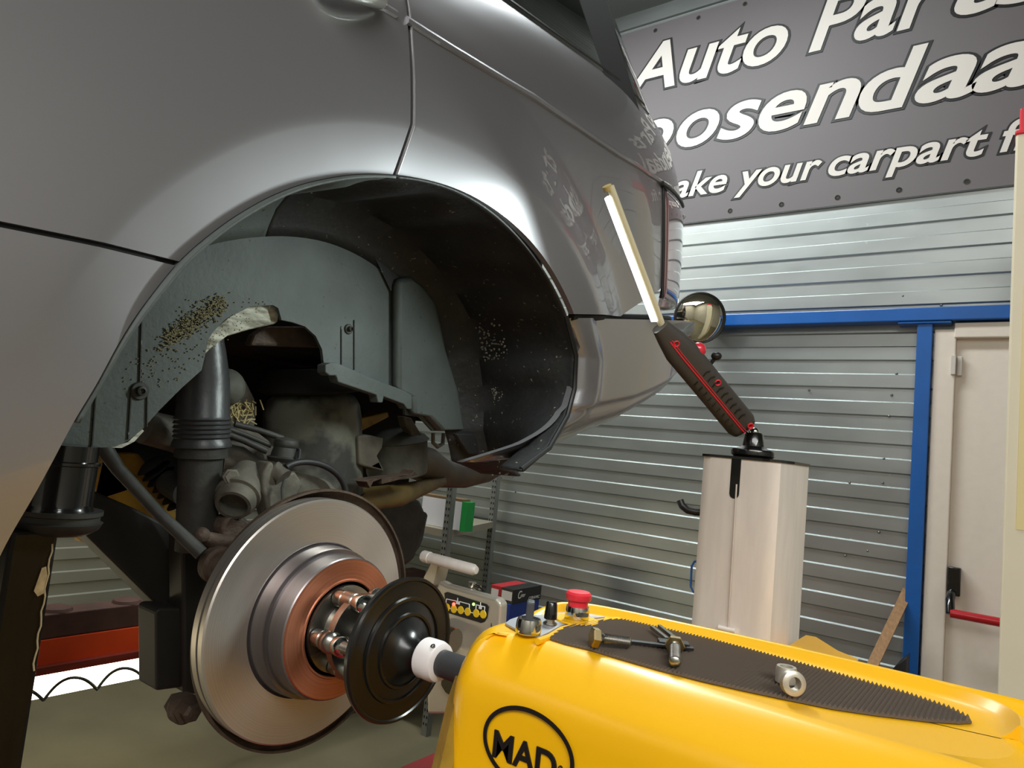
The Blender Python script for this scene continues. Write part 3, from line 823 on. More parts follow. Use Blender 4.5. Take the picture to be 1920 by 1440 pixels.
# inner felt wall with its cut-out outline
OUT = [(128,842),(215,838),(240,826),(266,806),(300,768),(340,728),(378,694),(386,660),(388,640),(400,622),(425,596),(470,574),(512,572),(522,578),(528,600),(548,604),(572,612),(592,630),(604,655),(608,688),
       (640,702),(700,722),(740,738),(757,742),(760,778),(788,782),(812,808),(870,808),(880,830),(890,872),(912,887),(947,887)]
ow = [P(x, y, x=XI) for x, y in OUT]
up = [arch_pt(math.radians(a), XI + 0.6, 0.0) if a > 29 else Vector((XI, CY + math.cos(math.radians(a)) * .45, CZ + math.sin(math.radians(a)) * .45)) for a in np.linspace(8, 200, 60)]
up = [v for v in up]
# left end runs down behind the painted lip
mbp = flat_poly(ow + up)
geo = bmesh.ops.extrude_face_region(mbp, geom=mbp.faces[:])
bmesh.ops.translate(mbp, verts=[v for v in geo['geom'] if isinstance(v, bmesh.types.BMVert)], vec=(-0.006, 0, 0))
bmesh.ops.recalc_face_normals(mbp, faces=mbp.faces)
liner = finish(mbp, 'liner_wall', M_liner, car, smooth=False)
def pl_(pts, x, dx, name, ma, bev=0.0, parent=None, **k):
    q = [P(a, b, x=x) for a, b in pts]
    return MB().prism(q, (dx, 0, 0)).build(name, ma, parent or car, bevel=bev, **k)
DK = [(655,360),(672,420),(700,480),(731,545),(790,560),(812,600),(826,660),(850,740),(862,800),(872,812),(880,830),(890,872),(912,887),(947,887)]
dk = [P(x, y, x=XI + 0.003) for x, y in DK] + [arch_pt(math.radians(a), XI + 0.603, 0.0) if a > 29 else Vector((XI + 0.003, CY + math.cos(math.radians(a)) * .46, CZ + math.sin(math.radians(a)) * .46)) for a in np.linspace(6, 100, 40)]
mbd = flat_poly(dk)
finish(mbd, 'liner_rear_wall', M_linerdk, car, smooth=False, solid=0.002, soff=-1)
# raised panel on the felt wall
pl_([(731,540),(734,524),(756,520),(790,545),(806,565),(826,660),(850,740),(862,806),(814,806),(790,780),(762,776),(759,742),(731,728)], XI, 0.018, 'liner_bulge', M_liner, 0.008, seg=3, smooth=True)
# down-turned flange with lugs along the lower edge
pl_([(604,680),(616,680),(700,716),(742,731),(757,740),(757,766),(748,766),(742,757),(704,743),(702,754),(693,754),(690,740),(618,716),(614,704),(602,704),(594,698),(594,684)], XI, 0.02, 'liner_flange', M_liner, 0.002, smooth=False)
pl_([(845,812),(930,812),(945,820),(985,826),(1030,822),(1008,856),(975,884),(960,884),(950,884),(944,860),(870,850)], XI + 0.02, 0.012, 'liner_foot', M_linerdk, 0.003, smooth=False)
pl_([(500,612),(596,612),(606,652),(470,648),(478,628)], XI - .05, -.02, 'rusty_rail', M_rust, 0.004, smooth=False)
# insulation showing through the notch
q = [(384,668),(388,636),(402,616),(432,592),(474,570),(524,572),(524,606),(470,618),(430,630),(400,652)]
mbn = bmesh.new(); vv = [mbn.verts.new(P(a, b, x=XI - 0.012)) for a, b in q]; f = mbn.faces.new(vv)
r_ = bmesh.ops.extrude_face_region(mbn, geom=[f]); bmesh.ops.translate(mbn, verts=[v for v in r_['geom'] if isinstance(v, bmesh.types.BMVert)], vec=(-0.02, 0, 0))
bmesh.ops.recalc_face_normals(mbn, faces=mbn.faces)
finish(mbn, 'insulation_patch', mat('torn_insulation', rgb(205, 205, 190), 0.8, col2=rgb(120, 118, 104), vscale=60, stretch=(1, 0.5, 1.8), bump=0.8, bscale=90), car, bevel=0.006, seg=2, smooth=False)
pl_([(208,839),(240,829),(266,804),(270,808),(252,828),(228,840)], XI - .004, -.004, 'insulation_edge', MATS['torn_insulation'], smooth=False)
# grooves and screws of the liner
for a, b_ in [((266, 585), (262, 720)), ((180, 735), (172, 838)), ((246, 735), (240, 824)), ((276, 742), (275, 800)), ((640, 612), (640, 688)), ((664, 600), (664, 700))]:
    MB().tube([P(*a, x=XI + 0.001), P(*b_, x=XI + 0.001)], 0.0012, 6).build('liner_seam', M_linerdk, car)
for (a, b_, x_, r_) in [(261, 733, XI, .011), (653, 617, XI, .008), (1052, 614, -0.66, .009), (1018, 832, -0.78, .008), (978, 826, XI + .034, .007), (938, 824, XI + .034, .007)]:
    c0 = P(a, b_, x=x_)
    MB().lathe(c0, (1, 0, 0), [(0, r_), (0.002, r_), (0.003, r_ * 0.9), (0.003, r_ * 0.55), (0.008, r_ * 0.5), (0.009, r_ * 0.3), (0.006, r_ * 0.25), (0.006, 0)], 20).build('liner_screw', M_dirtydk, car)
# dried grit scattered on the felt wall
gb = MB()
for i in range(420):
    f = random.random(); a_ = 315 + 100 * f + random.gauss(0, 9); b_ = 640 - 75 * f + random.gauss(0, 9)
    c0 = P(a_, b_, x=XI + 0.002); t_ = random.random() * 3; l_ = 0.0012 + 0.0022 * random.random()
    gb.obox(c0, Vector((0, math.cos(t_), math.sin(t_) * 0.6)) * l_, Vector((0.0006, 0, 0)), Vector((0, -math.sin(t_), math.cos(t_))) * 0.0006)
for i in range(500):
    a_ = 230 + 330 * random.random(); b_ = 560 + 170 * random.random()
    if b_ < 900 - a_ * 1.15 + 60 or b_ > 980 - a_ * 0.8: continue
    c0 = P(a_, b_, x=XI + 0.001); gb.obox(c0, (0, 0.0006, 0), (0.0005, 0, 0), (0, 0, 0.0006))
tag(gb.build('grit', mat('dry_grit', rgb(120, 112, 84), 0.9), car, smooth=False), kind='stuff')
gb = MB()
for i in range(420):
    a_ = random.gauss(990, 40); b_ = random.gauss(715, 85)
    th = None
    c0 = P(a_, b_, x=-0.75 - (1000 - a_) * 0.0006)
    dy, dz = c0.y - CY, c0.z - CZ; rr_ = math.hypot(dy, dz); th = math.atan2(dz, dy); R2 = 0.458
    xx = random.uniform(-0.80, -0.74); s2 = R2 / rr_
    v = Vector((xx, CY + dy * s2, CZ + dz * s2)); sz_ = 0.0008 + random.random() * 0.0014
    gb.ball(v, sz_, n=6, m=4)
tag(gb.build('mud_spots', mat('mud_spot', rgb(120, 118, 106), 0.9), car), kind='stuff')

# --- structure behind the wheel: dark floor pan
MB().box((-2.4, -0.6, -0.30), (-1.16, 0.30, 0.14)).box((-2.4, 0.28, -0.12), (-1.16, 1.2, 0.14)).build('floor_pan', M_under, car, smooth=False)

def cylpx(name, a, b, r0, r1, x, ma, parent=None, n=36, prof=None, bev=0):
    """a, b photo points of the axis, r in metres, x the distance of the axis from the camera plane"""
    A = P(*a, x=x); B = P(*b, x=x)
    if prof:
        L_ = (B - A).length
        return MB().lathe(A, B - A, [(h * L_, r) for h, r in prof], n).build(name, ma, parent or car)
    return MB().cyl(A, B, r0, r1, n).build(name, ma, parent or car, bevel=bev)
# shock absorber
XS = -0.905
shk = cylpx('shock_absorber', (378, 838), (366, 1030), .031, .028, XS, M_dirtydk, prof=[(0, .034), (.02, .034), (.1, .034), (.11, .0285), (.55, .027), (.72, .0265), (1, .026)])
A = P(386, 610, x=XS); B = P(378, 846, x=XS); L_ = (B - A).length
pr = [(0, .024), (.12, .024), (.2, .027), (.42, .033), (.72, .035)]
for k in range(5): pr += [(.74 + k * .035, .0375), (.755 + k * .035, .035)]
pr += [(.93, .038), (.96, .0385), (.97, .034), (1, .032)]
MB().lathe(A, B - A, [(h * L_, r) for h, r in pr], 40).build('dust_boot', mat('boot_rubber', rgb(50, 51, 52), 0.38, bump=0.2, bscale=60), shk)
# air spring
XA = -1.03
M_bellow = mat('stained_bellow_rubber', rgb(100, 101, 90), 0.75, col2=rgb(52, 52, 48), vscale=16, bump=0.2, bscale=80, thr=(.45, .6))
asp = MB().lathe(P(585, 712, x=XA), P(590, 938, x=XA) - P(585, 712, x=XA), [(.024, .060), (.026, .066), (.034, .076), (.048, .083), (.07, .086), (.27, .0865)], 56).build('air_spring', M_bellow, car)
MB().lathe(P(585, 712, x=XA), P(590, 938, x=XA) - P(585, 712, x=XA), [(-.02, .07), (0, .084), (.012, .092), (.018, .092), (.022, .082), (.025, .064)], 56).build('spring_cap', M_under, asp)
# lower spring seat
cylpx('spring_seat', (590, 930), (592, 960), .09, .06, XA, M_dirty)
# upper control arm, bracket and rods
pl_([(416,702),(440,696),(462,716),(478,748),(482,770),(478,806),(505,826),(520,846),(500,864),(440,872),(414,856)], -0.97, -0.03, 'upper_bracket', M_dirty, 0.006, seg=3)
MB().lathe(P(416, 728, x=-0.93), P(440, 722, x=-0.96) - P(416, 728, x=-0.93), [(-.015, .012), (0, .026), (.006, .028), (.009, .023), (.014, .027), (.02, .027), (.03, .02)], 28).build('rubber_bush', M_dirtyrub, car)
for a, b_, r_ in [((416, 800), (508, 836), .0035), ((416, 810), (500, 846), .005), ((440, 795), (530, 822), .0045)]:
    MB().tube([P(*a, x=-0.93), P((a[0] + b_[0]) / 2, (a[1] + b_[1]) / 2 - 2, x=-0.92), P(*b_, x=-0.91)], r_, 12).build('link_rod', M_dirtydk, car)
MB().tube([P(416, 850, x=-.97), P(450, 850, x=-.96), P(475, 864, x=-.95), P(486, 878, x=-.94)], [.03, .028, .02, .012], 20).build('upper_control_arm', M_dirty, car)
MB().tube([P(270, 800, x=-1.0), P(330, 815, x=-1.0), P(420, 850, x=-.98)], [.024, .026, .024], 18).build('cross_arm', M_dirty, car)
MB().lathe(P(531, 866, x=-.9), (0.03, 0.02, 1), [(0, .022), (.006, .025), (.008, .020), (.014, .019), (.022, .017), (.024, .018), (.028, .0185), (.033, .017), (.036, .010), (.038, 0)], 36).build('ball_joint', M_dirtydk, car)
# straw caught on the bracket
gb = MB()
for i in range(70):
    c0 = P(random.gauss(448, 14), random.gauss(772, 14), x=-0.965 + random.random() * 0.02); t_ = random.random() * 3.1; l_ = 0.004 + 0.006 * random.random()
    gb.obox(c0, Vector((random.uniform(-.4, .4), math.cos(t_), math.sin(t_))) * l_, Vector((0.0006, 0, 0)), Vector((0, -math.sin(t_), math.cos(t_))) * 0.0008)
tag(gb.build('straw', mat('straw', rgb(165, 150, 105), 0.9), car, smooth=False), kind='stuff')
# wheel carrier: slanting barrel with open bush
XC = -0.85
A = P(466, 886, x=-0.89); B = P(437, 948, x=XC)
D_ = B - A; L_ = D_.length
wc = MB().lathe(A, D_, [(0, .012), (.0, .022), (.3 * L_, .027), (.62 * L_, .027), (.66 * L_, .030), (.74 * L_, .030), (.76 * L_, .026), (.84 * L_, .0275), (.9 * L_, .027), (L_, .0235), (L_, .019), (.8 * L_, .018), (.8 * L_, 0)], 40).build('wheel_carrier', M_dirty, car)
MB().lathe(P(430, 895, x=-.87), (0.9, -0.3, 0.1), [(0, .012), (.012, .012), (.013, .009), (.016, .009)], 6).build('carrier_bolt', M_dirty, wc)
pl_([(470,882),(482,862),(490,864),(492,892),(530,880),(545,905),(528,935),(505,980),(492,990),(480,960),(474,930),(468,912)], -0.875, 0.03, 'carrier_web', M_dirty, 0.008, seg=3, parent=wc)
MB().tube([P(478, 905, x=-.86), P(500, 893, x=-.86), P(520, 884, x=-.85), P(532, 896, x=-.84)], [.008, .012, .014, .013], 18).build('carrier_lug', M_dirty, wc)
pl_([(546,893),(556,884),(575,888),(600,895),(622,905),(640,925),(560,945),(530,940)], -0.86, -0.02, 'caliper_bracket', M_dirty, 0.005, seg=3)
# hose and sensor cable
hs = []
for t in np.linspace(0, 1, 24):
    pxy = ((1-t)**3*536+3*(1-t)**2*t*570+3*(1-t)*t*t*650+t**3*648, (1-t)**3*876+3*(1-t)**2*t*852+3*(1-t)*t*t*872+t**3*930)
    hs.append(P(*pxy, x=-0.84))
MB().tube(hs, 0.0048, 14).build('brake_hose', M_rubber, car)
MB().tube([P(534, 900, x=-.83), P(530, 915, x=-.83), P(531, 945, x=-.83)], 0.0028, 10).build('sensor_cable', M_dirtyrub, car)
MB().tube([P(548, 836, x=-.9), P(562, 845, x=-.88), P(560, 862, x=-.87), P(545, 872, x=-.86)], 0.003, 10).build('sensor_cable', M_rubber, car)
# link rod and lower arms
MB().tube([P(180, 815, x=-.94), P(200, 848, x=-.93), P(222, 880, x=-.92), P(300, 965, x=-.87), P(378, 1038, x=-.83)], [.010, .010, .0085, .0075, .009], 16).build('stabiliser_link', M_dirtydk, car)
MB().lathe(P(402, 1056, x=-.85), (1, -0.1, 0), [(0, .02), (.004, .024), (.02, .024), (.024, .021), (.024, .016), (.03, .014)], 32).build('link_bush', M_rust, car)
MB().tube([P(378, 1004, x=-.85), P(400, 1014, x=-.85), P(440, 1018, x=-.85), P(470, 1012, x=-.86)], [.007, .0105, .009, .009], 14).ball(P(378, 1004, x=-.85), .0105).build('lower_link', M_rust, car)
pl_([(414,992),(424,972),(444,965),(462,972),(490,995),(505,1012),(470,1034),(440,1040),(420,1018)], -0.86, -0.03, 'knuckle', M_rust, 0.01, seg=3)
pl_([(176,920),(156,998),(306,1146),(340,1176),(350,1176),(345,1000),(250,952)], -1.0, -0.05, 'trailing_arm', mat('black_arm_paint', rgb(30, 27, 22), 0.6, var=0.3, vscale=12), 0.004, smooth=False)
pl_([(342,1000),(345,1300),(382,1304),(420,1000)], -0.93, -0.04, 'arm_plate', MATS['black_arm_paint'], 0.004, smooth=False)
pl_([(292,1148),(293,1296),(340,1290),(345,1140),(300,1140)], -0.94, -0.05, 'arm_mount', MATS['black_arm_paint'], 0.004, smooth=False)
c0 = P(352, 1332, x=-.86)
MB().lathe(c0, (1, 0, 0), [(-.03, .016), (-.006, .016), (-.006, .018), (0, .018), (0, .012), (.012, .0125), (.016, .009), (.016, 0)], 6).lathe(c0 + Vector((-0.004, 0, 0)), (1, 0, 0), [(-.02, .015), (-.012, .019), (0, .019), (.001, .012)], 28).build('arm_bolt', M_rust, car, smooth=False)
# underbody parts with the warm tube light painted in as ochre
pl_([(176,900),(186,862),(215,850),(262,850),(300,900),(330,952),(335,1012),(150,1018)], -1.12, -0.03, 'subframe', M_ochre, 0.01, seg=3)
mb = MB()
for k in range(7): 
    c0 = P(284 + 9 * k, 872 + 11 * k, x=-1.08); mb.lathe(c0, (0.1, 0.5, -0.5), [(-.006, .014), (0, .024), (.006, .014)], 24)
mb.build('driveshaft_boot', M_rubber, car)
MB().cyl(P(318, 905, x=-1.06), P(350, 925, x=-1.0), .02, .02).build('drive_shaft', M_dirtydk, car)
# rear silencer can, tail pipe, lower arm
XM = -1.0
MB().lathe(P(745, 888, x=XM), P(742, 818, x=XM) - P(745, 888, x=XM), [(0, .058), (.006, .060), (.065, .062), (.067, .066), (.07, .062), (.075, .058), (.088, .03), (.088, 0)], 44).build('silencer_can', M_dirtyrub, car)
pl_([(672,818),(690,815),(720,822),(718,840),(708,855),(720,880),(722,885),(674,872)], -0.94, -0.04, 'can_bracket', M_dirty, 0.008, seg=3)
pl_([(672,902),(722,896),(770,890),(778,882),(784,890),(740,902),(716,908),(716,898),(700,904),(694,916),(688,904)], -0.9, -0.03, 'heat_shield_clip', M_rust, 0.003, smooth=False)
pa = [(770, 862), (800, 872), (830, 888), (870, 893), (910, 884), (950, 860)]
MB().tube([P(a, b, x=-1.02 - 0.02 * i) for i, (a, b) in enumerate(pa)], [.036, .038, .032, .028, .028, .028], 28).build('tail_pipe', mat('brown_pipe', rgb(96, 84, 66), 0.55, 0.4, var=0.3, vscale=20), car)
MB().tube([P(640, 935, x=-.98), P(690, 935, x=-.98), P(750, 928, x=-.98), P(830, 902, x=-1.02)], [.018, .022, .022, .010], 20).build('lower_arm', mat('olive_wax', rgb(112, 94, 50), 0.55, var=.4, vscale=20), car)
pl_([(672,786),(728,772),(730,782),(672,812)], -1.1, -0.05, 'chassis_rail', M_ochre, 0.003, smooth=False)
pl_([(757,780),(772,784),(800,830),(788,838),(762,800)], -0.95, -0.02, 'chassis_bracket', M_dirty, 0.003, smooth=False)
for pa in ([(812, 812), (812, 830), (820, 838), (830, 832), (832, 812)], [(838, 812), (843, 828), (856, 838), (872, 834)]):
    MB().tube([P(a, b, x=-.95) for a, b in pa], 0.0042, 10).build('overflow_hose', mat('grey_hose', rgb(120, 120, 112), 0.6), car)
# differential lump behind the disc
mb = MB(); c0 = P(740, 990, x=-1.3); mb.ball(c0, 0.09, (0.9, 0.8, 1.0)); mb.build('differential', M_dirtydk, car)
pl_([(700,940),(790,935),(800,960),(808,965),(800,1000),(780,1050),(760,1065),(700,1060)], -1.22, -0.12, 'differential_cover', M_dirtydk, 0.02, seg=3)

# --- dust shield, disc, hub
HY, HZ = 0.628, -0.2465
def wheel(x): return Vector((x, HY, HZ))
RO = 0.1565
ds = MB().lathe(wheel(-0.795) + Vector((0, 0.022, -0.006)), (1, 0, 0), [(0, .06), (-.004, .12), (-.002, .158), (.004, .168), (.012, .1735), (.020, .1735), (.020, .1705), (.012, .1705), (.006, .164), (.002, .153), (.003, .06)], 128, closed=True).build('dust_shield', M_rust, car)
D_ring = disc_mat('turned_disc_face', rgb(215, 208, 202), 0.34, 900, wheel(0), col2=rgb(176, 168, 160))
D_hat = disc_mat('turned_hat_steel', rgb(150, 146, 148), 0.25, 500, wheel(0), col2=rgb(98, 86, 84))
D_cop = disc_mat('copper_toned_hub_face', rgb(205, 140, 110), 0.38, 400, wheel(0), col2=rgb(178, 108, 80))
disc = MB().lathe(wheel(-0.75), (1, 0, 0), [(0, .100), (0, RO - .002), (-.002, RO), (-.010, RO), (-.010, RO - .01), (-.014, RO - .01), (-.014, RO), (-.024, RO), (-.024, .09)], 160, closed=True).build('brake_disc', D_ring, car, angle=25)
MB().lathe(wheel(-0.75), (1, 0, 0), [(-.02, .102), (.001, .100), (-.001, .098), (.004, .0965), (.022, .0955), (.025, .0945), (.025, .0905), (.036, .0895), (.052, .0885), (.054, .0865), (.054, .05)], 128).build('disc_hat', D_hat, disc, angle=30)
MB().lathe(wheel(-0.75), (1, 0, 0), [(.0535, .087), (.0555, .086), (.0555, .062), (.057, .061), (.057, .059), (.054, .058), (.054, .03), (.05, .03)], 128).build('disc_hub_face', D_cop, disc, angle=30)
hub = MB().lathe(wheel(-0.70), (1, 0, 0), [(0.002, .055), (.008, .054), (.010, .034), (.022, .032), (.026, .028), (.026, .018), (.034, .017), (.036, .013), (.026, .012), (.026, 0)], 56).build('wheel_hub', M_steel, car)
for k in range(5):
    a_ = math.radians(90 + 72 * k + 22); c0 = wheel(-0.69) + Vector((0, math.cos(a_), math.sin(a_))) * 0.044
    MB().lathe(c0, (1, 0, 0), [(0, .0105), (.012, .0105), (.014, .009), (.016, .012), (.032, .0115), (.036, .008), (.037, 0)], 24).build('wheel_bolt', M_steel, hub)

# ================================================================== drive adapter: black cone plate, collar and shaft belong to the lathe drive
dv = thing('drive_adapter', 'black ridged plate on a shaft bolted before the copper toned hub', 'drive adapter', wheel(-0.586))
XP = -0.586; pr = [(-.012, .086), (-.008, .0905), (-.002, .0918), (.001, .0905), (.001, .0875), (-.001, .086), (.000, .067), (.003, .066), (.003, .0625), (.001, .0615), (.004, .048), (.007, .047), (.007, .044), (.0055, .043), (.012, .030), (.02, .022), (.03, .019), (.034, .019), (.034, .012)]
pr = [(h, r * 0.913) for h, r in pr]
MB().lathe(wheel(XP), (1, 0, 0), pr + [(-.004, .012), (-.008, .073)], 128, closed=True).build('ridged_plate', mat('satin_black_plate', rgb(16, 16, 16), 0.28, coat=0.2, coatr=0.2), dv, angle=30)
MB().lathe(wheel(-0.552), (1, 0, 0), [(0, .0205), (.002, .0225), (.02, .0228), (.026, .021), (.028, .017), (.028, .013), (0, .013)], 56, closed=True).build('white_collar', mat('white_nylon', rgb(232, 226, 226), 0.35), dv, angle=30)
MB().lathe(wheel(-0.530) + Vector((0, -0.012, 0.0193)), Vector((0, -0.53, 0.85)), [(-.004, .0028), (.0008, .0028), (.0009, .0015), (-.001, .001)], 14).build('grub_screw', M_steel, dv)
MB().cyl(wheel(-0.60), wheel(-0.4095), .0148).build('shaft', mat('charcoal_sleeve', rgb(58, 58, 60), 0.45, bump=0.05, bscale=200), dv)
MB().cyl(wheel(-0.665), wheel(-0.586), .010).cyl(wheel(-0.665), wheel(-0.655), .05, n=48).build('adapter_flange', M_steel, dv)
for k in range(5):
    a_ = math.radians(90 + 72 * k + 22); e = Vector((0, math.cos(a_), math.sin(a_)))
    s0 = wheel(-0.69) + e * 0.044; s1 = wheel(-0.60) + e * 0.040
    MB().lathe(s0 + Vector((.036, 0, 0)), (1, 0, 0), [(-.002, .011), (.008, .0125), (.016, .0125), (.022, .009), (.023, 0)], 24).build('cap_nut', M_chrome, dv)
for k in range(3):
    a_ = math.radians(62 + 120 * k); e = Vector((0, math.cos(a_), math.sin(a_)))
    MB().cyl(wheel(-0.67) + e * 0.046, wheel(-0.586) + e * 0.05, .0075).ball(wheel(-0.662) + e * 0.046, .014).build('tie_rod', M_steel, dv)
MB().tube([wheel(-0.62) + Vector((0, -0.018, -0.012)) + Vector((0.01 * math.sin(t), 0.012 * math.cos(t), -0.008 * math.sin(t))) for t in np.linspace(0, 3, 12)], .0015, 8).build('lock_ring', M_chrome, dv)

# ================================================================== DRIVE TROLLEY (yellow)
tr = thing('lathe_trolley', 'yellow brake lathe drive trolley with a ribbed tool tray and aluminium column', 'brake lathe trolley', (-0.15, 0.8, FZ))
base = [(-.384, .494), (-.376, .484), (-.36, .480), (-.30, .480), (-.22, .480), (-.12, .480), (-.04, .480), (.04, .480), (.14, .482), (.24, .486), (.30, .50), (.325, .55),
        (.33, .60), (.32, .66), (.28, .68), (.20, .688), (.10, .69), (.02, .693), (-.07, .694), (-.157, .692), (-.253, .684), (-.325, .676), (-.366, .664), (-.392, .636), (-.400, .60), (-.400, .555), (-.396, .515)]
def smooth_loop(pts, n=6):
    out = []; k = len(pts)
    for i in range(k):
        p0, p1, p2, p3 = (Vector(pts[(i + j - 1) % k]) for j in range(4))
        for q in range(n):
            t = q / n
            out.append(0.5 * ((2 * p1) + (-p0 + p2) * t + (2 * p0 - 5 * p1 + 4 * p2 - p3) * t * t + (-p0 + 3 * p1 - 3 * p2 + p3) * t ** 3))
    return out
loop = smooth_loop([(a, b) for a, b in base], 5)
def inset(lp, d):
    out = []; k = len(lp)
    for i in range(k):
        a, b = lp[i - 1], lp[(i + 1) % k]; t = (b - a).normalized(); n = Vector((-t.y, t.x))
        out.append(lp[i] + n * d)
    return out
def drop(x): return -0.75 * max(0.0, x - 0.012) ** 1.1
def ring(d, z, dz_front=0.0):
    return [Vector((p.x, p.y, z + (drop(p.x) if z > -0.4 else 0))) for p in inset(loop, d)]
OX = 0.002
ZFl = -.158
def frontness(p): return max(0.0, min(1.0, (.56 - p.y) / .05)) * max(0.0, min(1.0, (p.x + .38) / .03))
def crest(p): return ZFl + .010 * smooth(.56, .64, p.y)
def ring2(dl, de, hl, he):
    out = []
    for p, q0, q1 in zip(loop, inset(loop, dl), inset(loop, de)):
        f = frontness(p); q = q1.lerp(q0, f)
        out.append(Vector((q.x, q.y, crest(p) - (he + (hl - he) * f) + drop(q.x))))
    return out
rings = [ring(-.008, -.70), ring(-.008, -.30)] + [ring2(*k_) for k_ in ((-.005, -.008, .052, .052), (-.005, -.007, .036, .042), (-.002, -.005, .029, .033), (.003, -.002, .024, .026), (.010, .001, .018, .018), (.018, .005, .012, .011), (.026, .010, .006, .005), (.034, .015, .002, .0015), (.040, .019, 0, 0))]
def tray(d, h):
    out = []
    for p, q0, q1 in zip(loop, inset(loop, .043 + d), inset(loop, .022 + d)):
        q = q1.lerp(q0, frontness(p)); x, y = q.x, q.y
        if x > -0.06:
            t = min(1.0, (x + 0.06) / 0.33); x2 = -0.06 + (OX - d + 0.06) * math.sin(t * math.pi / 2)
            yc = 0.60; y = yc + (y - yc) * max(0.0, math.cos(t * math.pi / 2)) ** 0.6; x = x2
        zc = crest(p); out.append(Vector((x, y, ZFl - .0005 + (zc - ZFl + .0005) * h)))
    return out
mb = MB().loft(rings, cap0=True, cap1=False)
n = len(loop)
t_ = [tray(0, 1), tray(.0012, .9), tray(.005, .4), tray(.010, 0)]
mb.loft([rings[-1]] + t_, cap0=False, cap1=True)
shell = mb.build('yellow_shell', M_yellow, tr, angle=50)
# grey switch plate
def on(px, py, z=-0.1578): return P(px, py, z=z)
gp = [(947,1172),(956,1165),(985,1155),(1020,1149),(1060,1146),(1105,1146),(1140,1152),(1146,1159),(1120,1161),(1090,1166),(1066,1171),(1050,1177),(1027,1190),(1012,1197),(996,1194),(975,1187)]
gpp = [on(*q) for q in gp]
MB().prism(gpp, (0, 0, 0.0018)).build('switch_plate', mat('grey_plate', rgb(165, 166, 170), 0.45, 0.2), tr, smooth=False)
div = [on(a, b, -.1570) for a, b in [(1008,1203),(1030,1195),(1052,1181),(1075,1175),(1110,1168),(1150,1163),(1190,1162)]]
MB().tube(div, 0.0028, 10).build('tray_divider', M_yellow, tr)
mp = [(1032,1200),(1045,1188),(1068,1178),(1110,1170),(1150,1166),(1190,1167),(1240,1178),(1300,1195),(1400,1221),(1500,1248),(1600,1276),(1700,1304),(1780,1331),(1818,1350),(1822,1357),(1800,1358),(1740,1354),(1640,1342),(1560,1330),(1480,1314),(1400,1297),(1320,1279),(1240,1259),(1160,1236),(1100,1218),(1060,1209)]
mpp = [on(*q) for q in mp]
MB().prism(mpp, (0, 0, 0.0015)).build('rubber_mat', mat('ribbed_rubber', rgb(92, 80, 70), 0.6), tr, smooth=False)
# ribs run across the tray
bmr = MB(); xs_ = [v.x for v in mpp]
def span(x):
    ys = []
    k = len(mpp)
    for i in range(k):
        a, b = mpp[i], mpp[(i + 1) % k]
        if (a.x - x) * (b.x - x) < 0: ys.append(a.y + (b.y - a.y) * (x - a.x) / (b.x - a.x))
    return (min(ys), max(ys)) if len(ys) >= 2 else None
x = min(xs_) + 0.002
while x < max(xs_) - 0.002:
    sp = span(x)
    if sp: bmr.add([(x - .0012, sp[0], -.1564), (x + .0012, sp[0], -.1564), (x, sp[0] + .0005, -.1543), (x - .0012, sp[1] + .001, -.1564), (x + .0012, sp[1] + .001, -.1564), (x, sp[1] + .001, -.1543)], [(0, 2, 1), (3, 4, 5), (0, 3, 5, 2), (1, 2, 5, 4), (0, 1, 4, 3)])
    x += 0.0031
tag(bmr.build('mat_rib', MATS['ribbed_rubber'], tr, smooth=False), kind='stuff')
ZT = -0.1558
c0 = on(990, 1187, ZT)
sw = MB().lathe(c0, (0, 0, 1), [(0, .0102), (.001, .0112), (.003, .0114), (.010, .0108), (.0125, .0100), (.0125, .0088), (.0115, .0085), (.0115, 0)], 40).build('rotary_switch', M_chrome, tr)
MB().obox(c0 + Vector((0, 0, .019)), Vector((.0028, .002, 0)), Vector((-.004, .006, 0)) * 0.9, (0, 0, .0085)).build('switch_lever', mat('dark_grey_lever', rgb(70, 72, 76), 0.4), sw, smooth=False, bevel=.0015, seg=3)
c0 = on(1031, 1170, ZT)
sw = MB().lathe(c0, (0, 0, 1), [(0, .0058), (.002, .0058), (.002, .0044), (.006, .0042)], 6).lathe(c0 + Vector((0, 0, .0005)), (0, 0, 1), [(0, .0068), (.0008, .0066)], 24).build('speed_control', M_steel, tr, smooth=False)
MB().lathe(c0 + Vector((0, 0, .005)), (0, 0, 1), [(0, .0062), (.003, .006), (.014, .0052), (.0155, .004), (.0155, 0)], 16).build('knob', M_blackgloss, sw)
c0 = on(1081, 1163, ZT)
es = MB().lathe(c0, (0, 0, 1), [(0, .0215), (.0012, .0205), (.0012, .010)], 48).build('stop_collar', M_yellow, tr)
st = MB().lathe(c0 + Vector((0, 0, .001)), (0, 0, 1), [(0, .0105), (.002, .0118), (.009, .0116), (.0125, .0108), (.0125, .0085), (.010, .008)], 40).build('stop_switch', M_chrome, tr)
MB().lathe(c0 + Vector((0, 0, .010)), (0, 0, 1), [(0, .0092), (.009, .0098), (.0095, .0118), (.011, .0124), (.015, .0122), (.017, .0105), (.0178, 0)], 40).build('stop_button', M_red, st)
